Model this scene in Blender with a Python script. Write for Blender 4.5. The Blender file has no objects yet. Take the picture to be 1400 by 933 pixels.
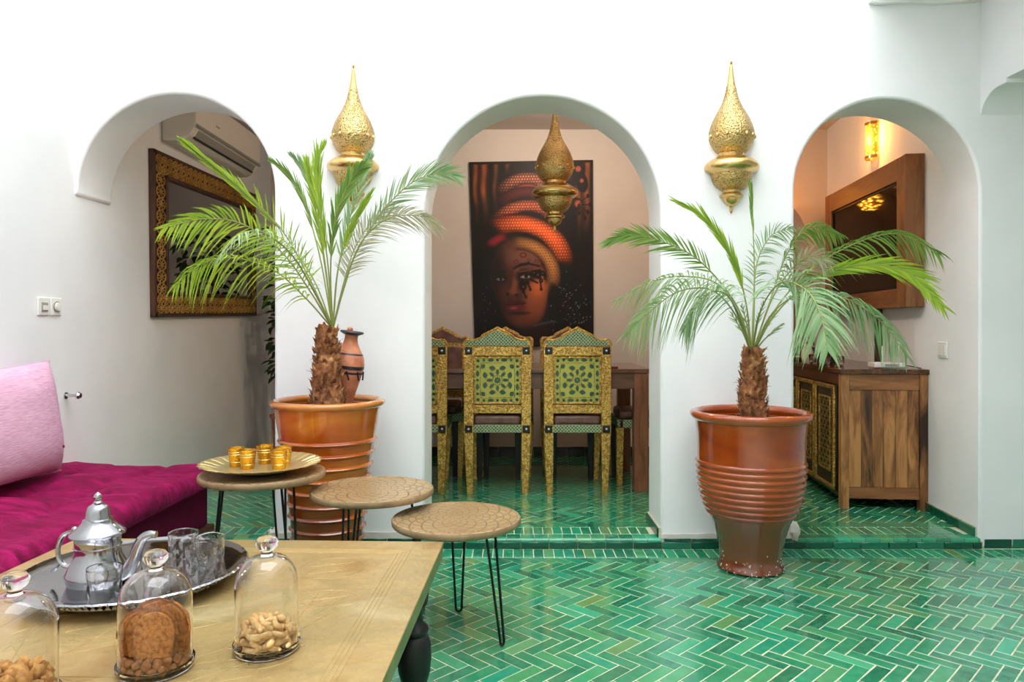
import bpy, math, random
import numpy as np
from mathutils import Vector, Matrix, noise
R = random.Random(7)
PI = math.pi
C = bpy.context.scene.collection

# ---------------------------------------------------------------- camera, world, exposure
F = 1000.0; PX0 = 702.0; PY0 = 447.0; CAMZ = 1.10
cam_data = bpy.data.cameras.new('camera'); cam = bpy.data.objects.new('camera', cam_data); C.objects.link(cam)
cam.location = (0, 0, CAMZ); cam.rotation_euler = (PI/2, 0, 0)
cam_data.sensor_width = 36; cam_data.lens = 36*F/1400
cam_data.shift_x = (700-PX0)/1400; cam_data.shift_y = (PY0-466.5)/1400
cam_data.clip_start = 0.05
bpy.context.scene.camera = cam
w = bpy.data.worlds.new('overcast_sky'); bpy.context.scene.world = w; w.use_nodes = True
bg = w.node_tree.nodes['Background']; bg.inputs[0].default_value = (0.95, 0.975, 1.0, 1); bg.inputs[1].default_value = 4.6
vs = bpy.context.scene.view_settings
vs.view_transform = 'Standard'; vs.look = 'None'; vs.gamma = 1; vs.use_curve_mapping = False; vs.exposure = 0.55

def lamp(name, kind, loc, power, color, size=0.05, rot=None):
    d = bpy.data.lights.new(name, kind); d.energy = power; d.color = color
    if kind == 'AREA': d.size = size
    else: d.shadow_soft_size = size
    o = bpy.data.objects.new(name, d); o.location = loc
    if rot: o.rotation_euler = rot
    C.objects.link(o); return o

def P(px, py, Y): return Vector(((px-PX0)*Y/F, Y, CAMZ-(py-PY0)*Y/F))

# ---------------------------------------------------------------- mesh helpers
class MB:
    def __init__(s): s.v = []; s.f = []; s.m = []
    def add(s, v, f, mat=0, M=None):
        b = len(s.v)
        if M is not None: v = [M @ Vector(p) for p in v]
        s.v += [tuple(p) for p in v]; s.f += [tuple(b+i for i in q) for q in f]; s.m += [mat]*len(f); return s
    def box(s, x0, x1, y0, y1, z0, z1, mat=0, M=None):
        v = [(x0,y0,z0),(x1,y0,z0),(x1,y1,z0),(x0,y1,z0),(x0,y0,z1),(x1,y0,z1),(x1,y1,z1),(x0,y1,z1)]
        return s.add(v, [(0,3,2,1),(4,5,6,7),(0,1,5,4),(1,2,6,5),(2,3,7,6),(3,0,4,7)], mat, M)
    def frus(s, c0, s0, c1, s1, mat=0, M=None):   # tapered box between two rectangles
        v = []
        for c, q in ((c0,s0),(c1,s1)):
            for a, b in ((-1,-1),(1,-1),(1,1),(-1,1)): v.append((c[0]+a*q[0]/2, c[1]+b*q[1]/2, c[2]))
        return s.add(v, [(0,3,2,1),(4,5,6,7),(0,1,5,4),(1,2,6,5),(2,3,7,6),(3,0,4,7)], mat, M)
    def lathe(s, prof, n=48, a0=0, a1=2*PI, mat=0, M=None, rf=None):
        full = abs(a1-a0-2*PI) < 1e-6; m = n if full else n+1
        v = []; f = []
        for (r, z) in prof:
            for i in range(m):
                a = a0+(a1-a0)*i/n; rr = r if rf is None else rf(r, z, a)
                v.append((rr*math.cos(a), rr*math.sin(a), z))
        for j in range(len(prof)-1):
            for i in range(n):
                a = j*m+i; b = j*m+(i+1) % m
                f.append((a, b, b+m, a+m))
        if prof[0][0] > 1e-5 and full: f.append(tuple(reversed(range(m))))
        if prof[-1][0] > 1e-5 and full: f.append(tuple(range((len(prof)-1)*m, len(prof)*m)))
        return s.add(v, f, mat, M)
    def tube(s, pts, rad, n=8, mat=0, M=None, cap=True, flat=1.0):
        pts = [Vector(p) for p in pts]; v = []; f = []; k = len(pts)
        if not hasattr(rad, '__len__'): rad = [rad]*k
        N = None
        for i, p in enumerate(pts):
            T = (pts[min(i+1,k-1)]-pts[max(i-1,0)]).normalized()
            if N is None:
                N = T.orthogonal().normalized()
            N = (N-T*N.dot(T)).normalized(); B = T.cross(N)
            for q in range(n):
                a = 2*PI*q/n; v.append(p+(N*math.cos(a)*flat+B*math.sin(a))*rad[i])
        for i in range(k-1):
            for q in range(n):
                a = i*n+q; b = i*n+(q+1) % n; f.append((a, b, b+n, a+n))
        if cap: f.append(tuple(reversed(range(n)))); f.append(tuple(range((k-1)*n, k*n)))
        return s.add(v, f, mat, M)
    def prism(s, out, d0, d1, mat=0, M=None):     # outline in XZ extruded along Y
        n = len(out); v = [(x, d0, z) for x, z in out]+[(x, d1, z) for x, z in out]
        f = [tuple(range(n)), tuple(reversed(range(n, 2*n)))]+[(i, i+n, (i+1) % n+n, (i+1) % n) for i in range(n)]
        return s.add(v, f, mat, M)
    def ball(s, c, r, n=8, mat=0, sc=(1,1,1), M=None):
        k = max(4, n//2+1); pr = [(max(1e-6, r*math.sin(PI*i/k)), -r*math.cos(PI*i/k)) for i in range(k+1)]
        T = Matrix.Translation(c) @ Matrix.Diagonal((*sc, 1))
        return s.lathe(pr, n, mat=mat, M=(M @ T) if M is not None else T)
    def build(s, name, mats, parent=None, smooth=True, ang=35, bevel=0, seg=2):
        me = bpy.data.meshes.new(name); me.from_pydata(s.v, [], s.f)
        if not isinstance(mats, (list, tuple)): mats = [mats]
        for m in mats: me.materials.append(m)
        if len(mats) > 1: me.polygons.foreach_set('material_index', s.m)
        me.validate(); me.update()
        if smooth:
            me.polygons.foreach_set('use_smooth', [True]*len(me.polygons))
            try: me.set_sharp_from_angle(angle=math.radians(ang))
            except Exception: pass
        o = bpy.data.objects.new(name, me); C.objects.link(o)
        if parent is not None: o.parent = parent
        if bevel:
            b = o.modifiers.new('bevel', 'BEVEL'); b.width = bevel; b.segments = seg; b.limit_method = 'ANGLE'; b.angle_limit = math.radians(40)
        return o
def tag(o, label=None, cat=None, group=None, kind=None):
    if label: o['label'] = label
    if cat: o['category'] = cat
    if group: o['group'] = group
    if kind: o['kind'] = kind
    return o
def thing(name, label, cat, loc=(0,0,0), rz=0, group=None):
    o = bpy.data.objects.new(name, None); C.objects.link(o); o.location = loc; o.rotation_euler = (0, 0, rz); o.empty_display_size = .05
    return tag(o, label, cat, group)
def dup(root, loc, rz=0, label=None, scale=None):
    kids = {}
    for ob in C.objects:
        if ob.parent is not None: kids.setdefault(ob.parent.name, []).append(ob)
    def cp(o, par):
        c = o.copy(); C.objects.link(c)
        if par is not None: c.parent = par
        for k in kids.get(o.name, []): cp(k, c)
        return c
    r = cp(root, None); r.location = loc; r.rotation_euler = (0, 0, rz)
    if scale: r.scale = scale
    if label: r['label'] = label
    return r
def catmull(pts, n=8):
    pts = [Vector(p) for p in pts]; q = [pts[0]*2-pts[1]]+pts+[pts[-1]*2-pts[-2]]; out = []
    for i in range(1, len(q)-2):
        for k in range(n):
            t = k/n; a, b, c, d = q[i-1], q[i], q[i+1], q[i+2]
            out.append(0.5*((2*b)+(c-a)*t+(2*a-5*b+4*c-d)*t*t+(3*b-a-3*c+d)*t**3))
    out.append(pts[-1]); return out

# ---------------------------------------------------------------- materials
def lin(c):
    r = []
    for x in c:
        x /= 255; r.append(x/12.92 if x <= .04045 else ((x+.055)/1.055)**2.4)
    return (*r, 1)
class Mat:
    def __init__(s, name, col, rough=.5, metal=0, spec=.5, **kw):
        s.m = bpy.data.materials.new(name); s.m.use_nodes = True; s.t = s.m.node_tree; s.b = s.t.nodes['Principled BSDF']
        s.col = lin(col); s.b.inputs['Base Color'].default_value = s.col; s.b.inputs['Roughness'].default_value = rough
        s.b.inputs['Metallic'].default_value = metal; s.b.inputs['Specular IOR Level'].default_value = spec
        for k, v in kw.items(): s.b.inputs[k.replace('_', ' ')].default_value = v
    def n(s, t, **kw):
        nd = s.t.nodes.new(t)
        for k, v in kw.items():
            if k in nd.inputs.keys() or k.replace('_', ' ') in nd.inputs.keys():
                nd.inputs[k if k in nd.inputs.keys() else k.replace('_', ' ')].default_value = v
            else: setattr(nd, k, v)
        return nd
    def l(s, a, b): s.t.links.new(a, b)
    def coord(s, scale=(1,1,1), rot=(0,0,0), kind='Object'):
        tc = s.n('ShaderNodeTexCoord'); mp = s.n('ShaderNodeMapping'); mp.inputs['Scale'].default_value = scale; mp.inputs['Rotation'].default_value = rot
        s.l(tc.outputs[kind], mp.inputs[0]); return mp.outputs[0]
    def noise(s, scale, detail=3, vec=None, dist=0, rough=.5):
        nd = s.n('ShaderNodeTexNoise', Scale=scale, Detail=detail, Distortion=dist, Roughness=rough)
        s.l(vec if vec is not None else s.coord(), nd.inputs['Vector']); return nd.outputs['Fac']
    def vor(s, scale, vec=None, feature='F1', out='Distance'):
        nd = s.n('ShaderNodeTexVoronoi', Scale=scale); nd.feature = feature
        s.l(vec if vec is not None else s.coord(), nd.inputs['Vector']); return nd.outputs[out]
    def ramp(s, fac, stops):
        nd = s.n('ShaderNodeValToRGB'); cr = nd.color_ramp
        while len(cr.elements) < len(stops): cr.elements.new(.5)
        for e, (p, c) in zip(cr.elements, stops): e.position = p; e.color = lin(c) if len(c) == 3 else c
        s.l(fac, nd.inputs[0]); return nd.outputs[0]
    def base(s, o): s.l(o, s.b.inputs['Base Color']); return s
    def bump(s, h, strength=.3, dist=.01):
        nd = s.n('ShaderNodeBump', Strength=strength, Distance=dist); s.l(h, nd.inputs['Height'])
        if s.b.inputs['Normal'].is_linked: s.l(s.b.inputs['Normal'].links[0].from_socket, nd.inputs['Normal'])
        s.l(nd.outputs[0], s.b.inputs['Normal']); return s
    def math(s, op, a, b=None):
        nd = s.n('ShaderNodeMath'); nd.operation = op
        for i, x in enumerate((a, b)):
            if x is None: continue
            if isinstance(x, (int, float)): nd.inputs[i].default_value = x
            else: s.l(x, nd.inputs[i])
        return nd.outputs[0]
    def mix(s, fac, a, b, mode='MIX'):
        nd = s.n('ShaderNodeMix'); nd.data_type = 'RGBA'; nd.blend_type = mode
        for i, x in ((0, fac), (6, a), (7, b)):
            if isinstance(x, (int, float)): nd.inputs[i].default_value = x
            elif isinstance(x, tuple): nd.inputs[i].default_value = lin(x) if len(x) == 3 else x
            else: s.l(x, nd.inputs[i])
        return nd.outputs[2]

def plaster(name, a, b, rough=.85):
    m = Mat(name, a, rough, spec=.25)
    m.base(m.ramp(m.noise(1.6, 5), [(.3, a), (.72, b)]))
    m.bump(m.noise(2.2, 3), .35, .02); m.bump(m.noise(28, 4), .12, .004); return m.m
plaster_m = plaster('white_plaster', (240,240,240), (228,229,230))
room_m = plaster('warm_dim_lit_plaster', (216,206,200), (206,194,186))  # white plaster with the room's dim warm light tinted into its colour
chip_m = plaster('rough_plaster', (222,216,206), (196,188,176))

def tile_mat():
    m = Mat('green_glazed_tile', (30,130,95), .14, spec=.55, Coat_Weight=.4, Coat_Roughness=.08)
    oi = m.n('ShaderNodeObjectInfo'); ge = m.n('ShaderNodeNewGeometry')
    r = m.math('FRACT', m.math('ADD', oi.outputs['Random'], ge.outputs['Random Per Island']))
    c = m.ramp(r, [(0, (14,102,72)), (.14, (18,114,84)), (.32, (22,124,88)), (.5, (34,132,92)), (.66, (24,140,108)), (.8, (62,142,90)), (.9, (30,160,122)), (.965, (96,128,62)), (1, (70,172,130))])
    pos = m.n('ShaderNodeNewGeometry').outputs['Position']
    g = m.noise(22, 4, pos, .6)
    c2 = m.mix(m.ramp(g, [(.35, (0,0,0)), (.75, (140,140,140))]), c, (96,176,132))
    m.base(c2)
    m.l(m.ramp(m.noise(14, 3, pos), [(.3, (70,70,70)), (.7, (105,105,105))]), m.b.inputs['Roughness'])
    m.bump(m.noise(18, 1.5, pos), .2, .004); return m.m
tile_m = tile_mat()
g = Mat('cream_grout', (196,200,168), .8); g.base(g.ramp(g.noise(40, 3), [(.3, (178,186,150)), (.7, (212,212,186))])); grout_m = g.m
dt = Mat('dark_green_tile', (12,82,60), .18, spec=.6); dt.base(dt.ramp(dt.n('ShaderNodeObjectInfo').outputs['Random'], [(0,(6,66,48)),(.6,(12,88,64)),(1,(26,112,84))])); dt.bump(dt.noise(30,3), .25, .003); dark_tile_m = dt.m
kt = Mat('black_tile', (22,26,28), .3); black_tile_m = kt.m

def brass(name, a, b, scale, rough=.3, holes=True, depth=.006):
    m = Mat(name, a, rough, .95)
    v = m.vor(scale); c = m.ramp(m.noise(9, 4), [(.3, a), (.7, b)])
    if holes:
        c = m.mix(m.ramp(v, [(.0, (255,255,255)), (.26, (255,255,255)), (.34, (0,0,0))]), c, (58,40,18))
    m.base(c); m.bump(v, .6, depth); m.bump(m.noise(6,2), .2, .01); return m.m
brass_m = brass('pierced_brass', (216,186,126), (180,144,84), 130, .3)
plain_brass_m = brass('plain_brass', (226,194,130), (200,162,96), 30, .22, False, .001)
def gold_emboss():
    m = Mat('embossed_gold', (196,158,62), .34, .7)
    v = m.vor(150, None, 'SMOOTH_F1'); v2 = m.vor(55); f = m.math('ADD', v, m.math('MULTIPLY', v2, .5))
    m.base(m.ramp(f, [(.2, (246,212,140)), (.5, (220,178,92)), (.9, (150,112,50))]))
    m.bump(f, .8, .004); return m.m
gold_m = gold_emboss()
m = Mat('green_gold_carving', (60,110,80), .5, .05)
tcx = m.n('ShaderNodeTexCoord'); sxy = m.n('ShaderNodeSeparateXYZ'); m.l(tcx.outputs['Object'], sxy.inputs[0])
uu_ = m.math('ADD', sxy.outputs[0], sxy.outputs[1]); k1 = m.math('ABSOLUTE', m.math('SINE', m.math('MULTIPLY', m.math('ADD', uu_, sxy.outputs[2]), 150))); k2 = m.math('ABSOLUTE', m.math('SINE', m.math('MULTIPLY', m.math('SUBTRACT', uu_, sxy.outputs[2]), 150)))
k3 = m.math('MINIMUM', k1, k2); k4 = m.math('MULTIPLY', m.vor(190), 1.0)
kk = m.math('MINIMUM', k3, k4)
m.base(m.ramp(kk, [(.10, (208,206,160)), (.26, (120,150,100)), (.42, (36,84,60)), (.8, (30,76,54))])); m.bump(kk, -.5, .003); carve_m = m.m
chart_m = Mat('yellow_green_lacquer', (176,174,78), .4, .25).m
inlay_m = Mat('dark_green_inlay', (44,84,66), .4, .1).m
darkmetal_m = Mat('black_iron', (16,16,17), .42, .3).m
stud_m = Mat('silver_stud', (190,190,186), .25, .9).m
black_m = Mat('black_paint', (14,13,13), .45).m
lm = Mat('brown_leather', (98,64,52), .38, spec=.5); lm.base(lm.ramp(lm.noise(14,4), [(.3,(74,46,38)),(.7,(124,86,72))])); lm.bump(lm.noise(90,3), .15, .002); leather_m = lm.m
blk_leather_m = Mat('black_leather', (34,30,30), .4).m

def wood(name, cols, axis='z', grain=8, rough=.45, rnd=.2):
    m = Mat(name, cols[1], rough)
    sc = {'x': (1,grain,grain), 'y': (grain,1,grain), 'z': (grain,grain,1)}[axis]
    oi = m.n('ShaderNodeObjectInfo'); tc = m.coord(sc)
    ad = m.n('ShaderNodeVectorMath'); ad.operation = 'ADD'; m.l(tc, ad.inputs[0])
    cb = m.n('ShaderNodeCombineXYZ'); k = m.math('MULTIPLY', oi.outputs['Random'], 13.0)
    for i in range(3): m.l(k, cb.inputs[i])
    m.l(cb.outputs[0], ad.inputs[1])
    n1 = m.noise(2.2, 6, ad.outputs[0], 1.6, .62)
    f = m.math('ADD', n1, m.math('MULTIPLY', m.math('SUBTRACT', oi.outputs['Random'], .5), rnd))
    st = [(.28, cols[0]), (.48, cols[1]), (.68, cols[2])]
    m.base(m.ramp(f, st)); m.bump(n1, .25, .003); return m.m
walnut_m = wood('streaked_walnut', [(50,28,16), (138,88,48), (190,134,78)], 'z', 6, .4, .32)
walnutx_m = wood('walnut_rail', [(78,46,26), (134,84,48), (160,106,62)], 'x', 9, .42)
walnuty_m = wood('walnut_top', [(56,32,20), (98,58,36), (124,76,46)], 'y', 9, .12)
teak_m = wood('brown_teak', [(104,62,34), (140,88,50), (158,104,62)], 'z', 6, .42, .1)
teaky_m = wood('brown_teak_rail', [(104,62,34), (140,88,50), (158,104,62)], 'y', 6, .42, .1)
table_wood_m = wood('reddish_table_wood', [(92,54,36), (128,80,54), (148,96,66)], 'z', 6, .42, .1)
table_woodx_m = wood('table_top_wood', [(70,44,34), (98,66,50), (122,86,66)], 'x', 6, .4, .1)
table_top_m = wood('lacquered_table_top', [(70,44,34), (98,66,50), (122,86,66)], 'x', 6, .04, .1)
darkwood_m = wood('dark_wood', [(44,26,16), (70,42,26), (88,54,32)], 'z', 6, .45, .1)
darkgreenwood_m = wood('dark_olive_wood', [(26,24,14), (44,40,22), (60,54,30)], 'z', 6, .4, .1)

door_fret_m = wood('dark_gilded_fret', [(84,66,26), (116,94,40), (150,124,60)], 'z', 3, .45, .1)
def glaze(name, a, b, c):
    m = Mat(name, b, .12, spec=.6, Coat_Weight=.6, Coat_Roughness=.05)
    f = m.noise(2.2, 5, m.coord((1,1,2.2)), .8); m.base(m.ramp(f, [(.3, a), (.5, b), (.7, c)]))
    m.bump(m.noise(7,3), .2, .01); return m.m
glaze_l = glaze('amber_glaze', (150,58,10), (186,92,22), (208,124,38))
glaze_r = glaze('chestnut_glaze', (128,44,12), (160,66,20), (178,86,32))
def bare_or_shaded_foot(name, src, z0, z1, dark):
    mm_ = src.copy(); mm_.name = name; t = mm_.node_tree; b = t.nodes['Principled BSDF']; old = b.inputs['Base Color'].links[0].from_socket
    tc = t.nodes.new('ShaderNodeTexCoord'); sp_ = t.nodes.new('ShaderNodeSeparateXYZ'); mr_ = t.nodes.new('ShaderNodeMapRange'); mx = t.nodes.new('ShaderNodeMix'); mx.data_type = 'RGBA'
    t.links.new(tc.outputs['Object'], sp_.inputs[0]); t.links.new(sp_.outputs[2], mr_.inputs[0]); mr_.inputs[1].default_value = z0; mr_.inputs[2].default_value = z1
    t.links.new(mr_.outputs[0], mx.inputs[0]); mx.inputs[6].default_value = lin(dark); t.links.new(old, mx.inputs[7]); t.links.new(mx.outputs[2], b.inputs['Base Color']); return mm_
glaze_rb = bare_or_shaded_foot('chestnut_glaze_dark_foot', glaze_r, .22, .27, (112,54,26))
glaze_lb = bare_or_shaded_foot('amber_glaze_shaded_foot', glaze_l, .05, .48, (126,58,26))  # shading of the lower left pot blended into its glaze colour
glaze_rim = glaze('ochre_rim_glaze', (158,84,24), (190,116,44), (204,136,60))
soil_m = Mat('dry_soil', (96,70,48), .95).m
st = Mat('flaking_lime', (214,200,176), .9).m
mm = Mat('shaggy_palm_bark', (134,86,50), .85); mm.base(mm.ramp(mm.noise(38,4), [(.3,(86,48,24)),(.55,(150,96,56)),(.75,(204,156,100))])); mm.bump(mm.noise(60,3), .6, .01); bark_m = mm.m
def leaf(name, a, b, tr=.35):
    m = Mat(name, a, .45, spec=.4); pos = m.n('ShaderNodeNewGeometry')
    f = m.math('FRACT', pos.outputs['Random Per Island']); c = m.ramp(f, [(0, a), (1, b)]); m.base(c)
    t = m.n('ShaderNodeBsdfTranslucent'); m.l(c, t.inputs[0]); mx = m.n('ShaderNodeMixShader'); mx.inputs[0].default_value = tr
    out = m.t.nodes['Material Output']; m.l(m.b.outputs[0], mx.inputs[1]); m.l(t.outputs[0], mx.inputs[2]); m.l(mx.outputs[0], out.inputs[0]); return m.m
leaf_bright = leaf('bright_yellow_green_leaf', (176,200,62), (132,172,50))
leaf_mid = leaf('mid_green_leaf', (138,170,82), (90,138,56))
leaf_pale = leaf('pale_green_leaf', (178,200,146), (134,168,108))
leaf_teal = leaf('grey_green_leaf', (162,188,142), (106,150,92))
leaf_dry = leaf('dry_grey_leaf', (190,186,152), (140,150,112))
leaf_dark = leaf('dark_leaf', (30,50,26), (48,74,36), .15)
stem_m = Mat('frond_stem', (140,150,80), .5).m
fs = Mat('brass_sheet', (190,162,104), .34, .45)
f1 = fs.noise(3.2, 5, fs.coord(), 1.0); f2 = fs.noise(45, 3)
fs.base(fs.mix(fs.ramp(f2, [(.4,(0,0,0)),(.75,(70,70,70))]), fs.ramp(f1, [(.3,(160,124,66)),(.45,(186,158,104)),(.6,(170,146,96)),(.72,(196,178,132))]), (120,96,52)))
fs.bump(fs.vor(9, fs.coord((1,1,1),(0,0,.6)), 'DISTANCE_TO_EDGE'), .35, .004); fs.bump(f2, .6, .004); fs.bump(fs.vor(26, None, 'F1'), .3, .004); fs.bump(f1,.3,.01); sheet_m = fs.m
es = Mat('green_patina_edge', (120,138,88), .45, .45); es.base(es.ramp(es.noise(7,3),[(.3,(96,120,76)),(.7,(150,150,96))])); edge_m = es.m
def roundtop():
    m = Mat('engraved_round_top', (172,142,100), .3, .3)
    tc = m.n('ShaderNodeTexCoord'); sx = m.n('ShaderNodeSeparateXYZ'); m.l(tc.outputs['Object'], sx.inputs[0])
    r = m.math('SQRT', m.math('ADD', m.math('MULTIPLY', sx.outputs[0], sx.outputs[0]), m.math('MULTIPLY', sx.outputs[1], sx.outputs[1])))
    a = m.math('ARCTAN2', sx.outputs[1], sx.outputs[0])
    s1 = m.math('ABSOLUTE', m.math('SINE', m.math('ADD', m.math('MULTIPLY', a, 8), m.math('MULTIPLY', r, 60))))
    s2 = m.math('ABSOLUTE', m.math('SINE', m.math('SUBTRACT', m.math('MULTIPLY', a, 8), m.math('MULTIPLY', r, 60))))
    s3 = m.math('ABSOLUTE', m.math('SINE', m.math('MULTIPLY', r, 130)))
    k = m.math('MINIMUM', m.math('MINIMUM', s1, s2), s3)
    k2 = m.math('MINIMUM', m.math('MULTIPLY', k, 4.0), 1.0)
    m.base(m.mix(k2, (118,92,60), m.ramp(m.noise(6,4), [(.3,(166,136,94)),(.7,(190,164,122))])))
    m.bump(k2, .5, .003); m.bump(m.noise(60,3), .2, .002); return m.m
round_m = roundtop()
roundedge_m = wood('round_table_edge', [(120,96,66), (148,122,88), (166,140,104)], 'z', 3, .5, .1)
sv = Mat('polished_silver', (168,168,172), .09, 1.0); sv.bump(sv.noise(12,2), .12, .01); silver_m = sv.m
se = Mat('engraved_silver', (214,210,204), .5, .6); se.bump(se.vor(120), .5, .003); se.base(se.ramp(se.noise(60,3),[(.35,(190,184,174)),(.65,(236,232,226))])); engraved_m = se.m
tv_m = Mat('television_glass', (8,8,9), .06, spec=.7).m
mi = Mat('mirror_glass', (226,226,226), .01, 1.0).m
gl = Mat('clear_glass', (255,255,255), .0, 0, .5, Transmission_Weight=1.0, IOR=1.45); glass_m = gl.m
fg = Mat('cut_glass', (255,255,255), .02, 0, .5, Transmission_Weight=1.0, IOR=1.45); fg.bump(fg.vor(75), .35, .002); cut_m = fg.m
wp = Mat('white_plastic', (232,230,224), .4).m
gp = Mat('grey_plastic', (150,148,142), .4).m
ac_m = Mat('air_conditioner_white', (226,220,212), .45).m
dgp = Mat('dark_grey_plastic', (44,42,40), .5).m
chrome_m = Mat('chrome', (200,200,202), .12, 1).m
ve = Mat('magenta_velvet', (140,8,72), .85, spec=.2, Sheen_Weight=.25, Sheen_Roughness=.4)
ve.b.inputs['Sheen Tint'].default_value = lin((235,70,150))
ve.base(ve.ramp(ve.noise(9,5,ve.coord((1,2,1)),1.2), [(.3,(96,3,46)),(.55,(132,7,68)),(.75,(164,18,92))])); ve.bump(ve.noise(40,5), .5, .006); velvet_m = ve.m
vd = Mat('shaded_magenta_velvet', (92,6,46), .9, spec=.15); vd.bump(vd.noise(60,4), .4, .004); velvetd_m = vd.m  # same magenta velvet, darkened for the shade under the mattress
pk = Mat('pink_linen', (220,158,184), .85, spec=.2); wvn = pk.noise(60, 3, pk.coord((1,.35,5)))
pk.base(pk.ramp(wvn, [(.3,(208,154,182)),(.7,(234,190,210))])); pk.bump(wvn, .35, .003); pink_m = pk.m
tc_ = Mat('terracotta', (188,112,78), .6); tc_.base(tc_.ramp(tc_.noise(20,4),[(.3,(168,92,62)),(.7,(212,138,100))])); terra_m = tc_.m
vb = Mat('dark_blue_black_paint', (40,38,48), .4).m
nut_m = Mat('cashew', (240,196,124), .5); nut_m.base(nut_m.ramp(nut_m.noise(90,3),[(.3,(228,172,92)),(.7,(252,220,160))])); nut_m = nut_m.m
bisc = Mat('biscotti_crumb', (196,122,52), .8); bisc.base(bisc.ramp(bisc.noise(120,4),[(.3,(140,76,26)),(.5,(200,126,56)),(.75,(222,156,84))])); bisc.bump(bisc.noise(160,4),.7,.004); bisc_m = bisc.m
bn = Mat('brown_nut', (170,104,52), .6); bn.base(bn.ramp(bn.noise(70,3),[(.3,(138,76,34)),(.7,(204,140,80))])); brownnut_m = bn.m
ck = Mat('golden_cluster', (214,150,70), .65); ck.base(ck.ramp(ck.noise(80,4),[(.3,(186,112,40)),(.7,(236,184,104))])); ck.bump(ck.noise(120,4),.7,.004); cluster_m = ck.m
cup_m = brass('golden_cup_metal', (214,164,52), (176,122,28), 200, .3, False, .003)
pl = Mat('pale_brass_plate', (214,196,142), .32, .7); pl.bump(pl.noise(60,2), .2, .002); plate_m = pl.m
lattice_m = wood('gilded_lattice', [(150,108,50), (182,136,66), (204,160,86)], 'z', 3, .5, .1)
wbk = Mat('lattice_backing', (34,20,12), .8).m
rs = Mat('dark_red_glass', (120,18,22), .3).m
ceram_m = Mat('cream_ceramic', (226,214,190), .35).m
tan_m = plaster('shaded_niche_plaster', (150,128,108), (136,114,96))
def glow(name, col, s, scale=90):
    m = Mat(name, (230,180,80), .4, .6); v = m.vor(scale)
    e = m.ramp(v, [(.25, (255,255,255)), (.42, (0,0,0))]); m.b.inputs['Emission Color'].default_value = lin(col)
    m.l(m.math('MULTIPLY', e, s), m.b.inputs['Emission Strength']); return m.m
glow_m = glow('lit_pierced_metal', (255,186,60), 5, 60)
glow2_m = glow('bright_pierced_metal', (255,150,44), 30, 45)
em = Mat('lamp_bulb_glow', (255,220,150), .5); em.b.inputs['Emission Color'].default_value = lin((255,190,90)); em.b.inputs['Emission Strength'].default_value = 14; bulb_m = em.m

em2 = Mat('fill_lamp_glow', (240,230,210), .5); em2.b.inputs['Emission Color'].default_value = lin((255,225,180)); em2.b.inputs['Emission Strength'].default_value = 1.0; dim_m = em2.m

# ---------------------------------------------------------------- setting: walls
WY = 3.63; WB = 3.95; LX = -2.18; STEP = .05; CEIL = 2.70; TOPZ = 6.6
def struct(name, mb, mat, **kw):
    o = mb.build(name, mat, None, **kw); o['kind'] = 'structure'; return o
def arc(cx, cz, r, a0, a1, n=40): return [(cx+r*math.cos(a0+(a1-a0)*i/n), cz+r*math.sin(a0+(a1-a0)*i/n)) for i in range(n+1)]
XR = 3.7
# front arcade wall as one outline with three arched openings
out = [(-2.30, TOPZ), (XR, TOPZ), (XR, 0), (2.312, 0)]
out += arc(1.853, 1.775, .459, 0, PI)
out += [(1.394, 0), (.730, 0)]
out += arc(.145, 1.663, .585, 0, PI)
out += [(-.440, 0), (-1.187, 0)]
a_l = arc(-1.677, 1.768, .49, 0, PI+.02)
out += a_l + [(-2.30, 1.70)]
mb = MB()
vf = [Vector((x, WY, z)) for x, z in reversed(out)]
n = len(out)
mb.prism(list(reversed(out)), WY, WB)
mb.v = [(x+.034*max(0, (x-1.853)/.459), y, z) if (y > WY+.1 and 1.853 < x < 2.32) else (x, y, z) for x, y, z in mb.v]
wall = struct('wall_front', mb, plaster_m, bevel=.014, seg=3)
wall['label'] = 'white plastered arcade wall with three arches'
struct('wall_left', MB().box(-2.45, LX, -1.6, 6.9, 0, TOPZ), plaster_m)
struct('wall_back', MB().box(-2.5, XR+.2, -1.8, -1.6, 0, TOPZ), plaster_m)
# dining room shell
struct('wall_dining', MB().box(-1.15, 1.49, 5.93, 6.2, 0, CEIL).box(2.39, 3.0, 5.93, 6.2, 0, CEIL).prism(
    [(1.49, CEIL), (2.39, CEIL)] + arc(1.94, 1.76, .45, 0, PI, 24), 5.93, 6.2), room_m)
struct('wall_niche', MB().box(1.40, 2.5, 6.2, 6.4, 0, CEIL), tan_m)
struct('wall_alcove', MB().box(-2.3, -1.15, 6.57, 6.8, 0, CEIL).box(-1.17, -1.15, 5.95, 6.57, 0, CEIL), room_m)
struct('ceiling', MB().box(-2.3, 3.0, WB, 6.8, CEIL, CEIL+.15), room_m)
RA = math.atan(.1)    # the right alcove wall runs slightly outward
def onwall(Y, off=0): # point on the right alcove wall
    x = 2.312+.1*(Y-WY); return (x-off*math.cos(RA), Y+off*math.sin(RA)*1.0)
mb = MB(); q = [(2.312, WY+.01), (2.60, 6.5), (2.9, 6.5), (2.9, WY+.01)]
mb.add([(x, y, 0) for x, y in q]+[(x, y, CEIL) for x, y in q], [(0,3,2,1),(4,5,6,7),(0,1,5,4),(1,2,6,5),(2,3,7,6),(3,0,4,7)])
struct('wall_right_alcove', mb, plaster_m)
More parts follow.
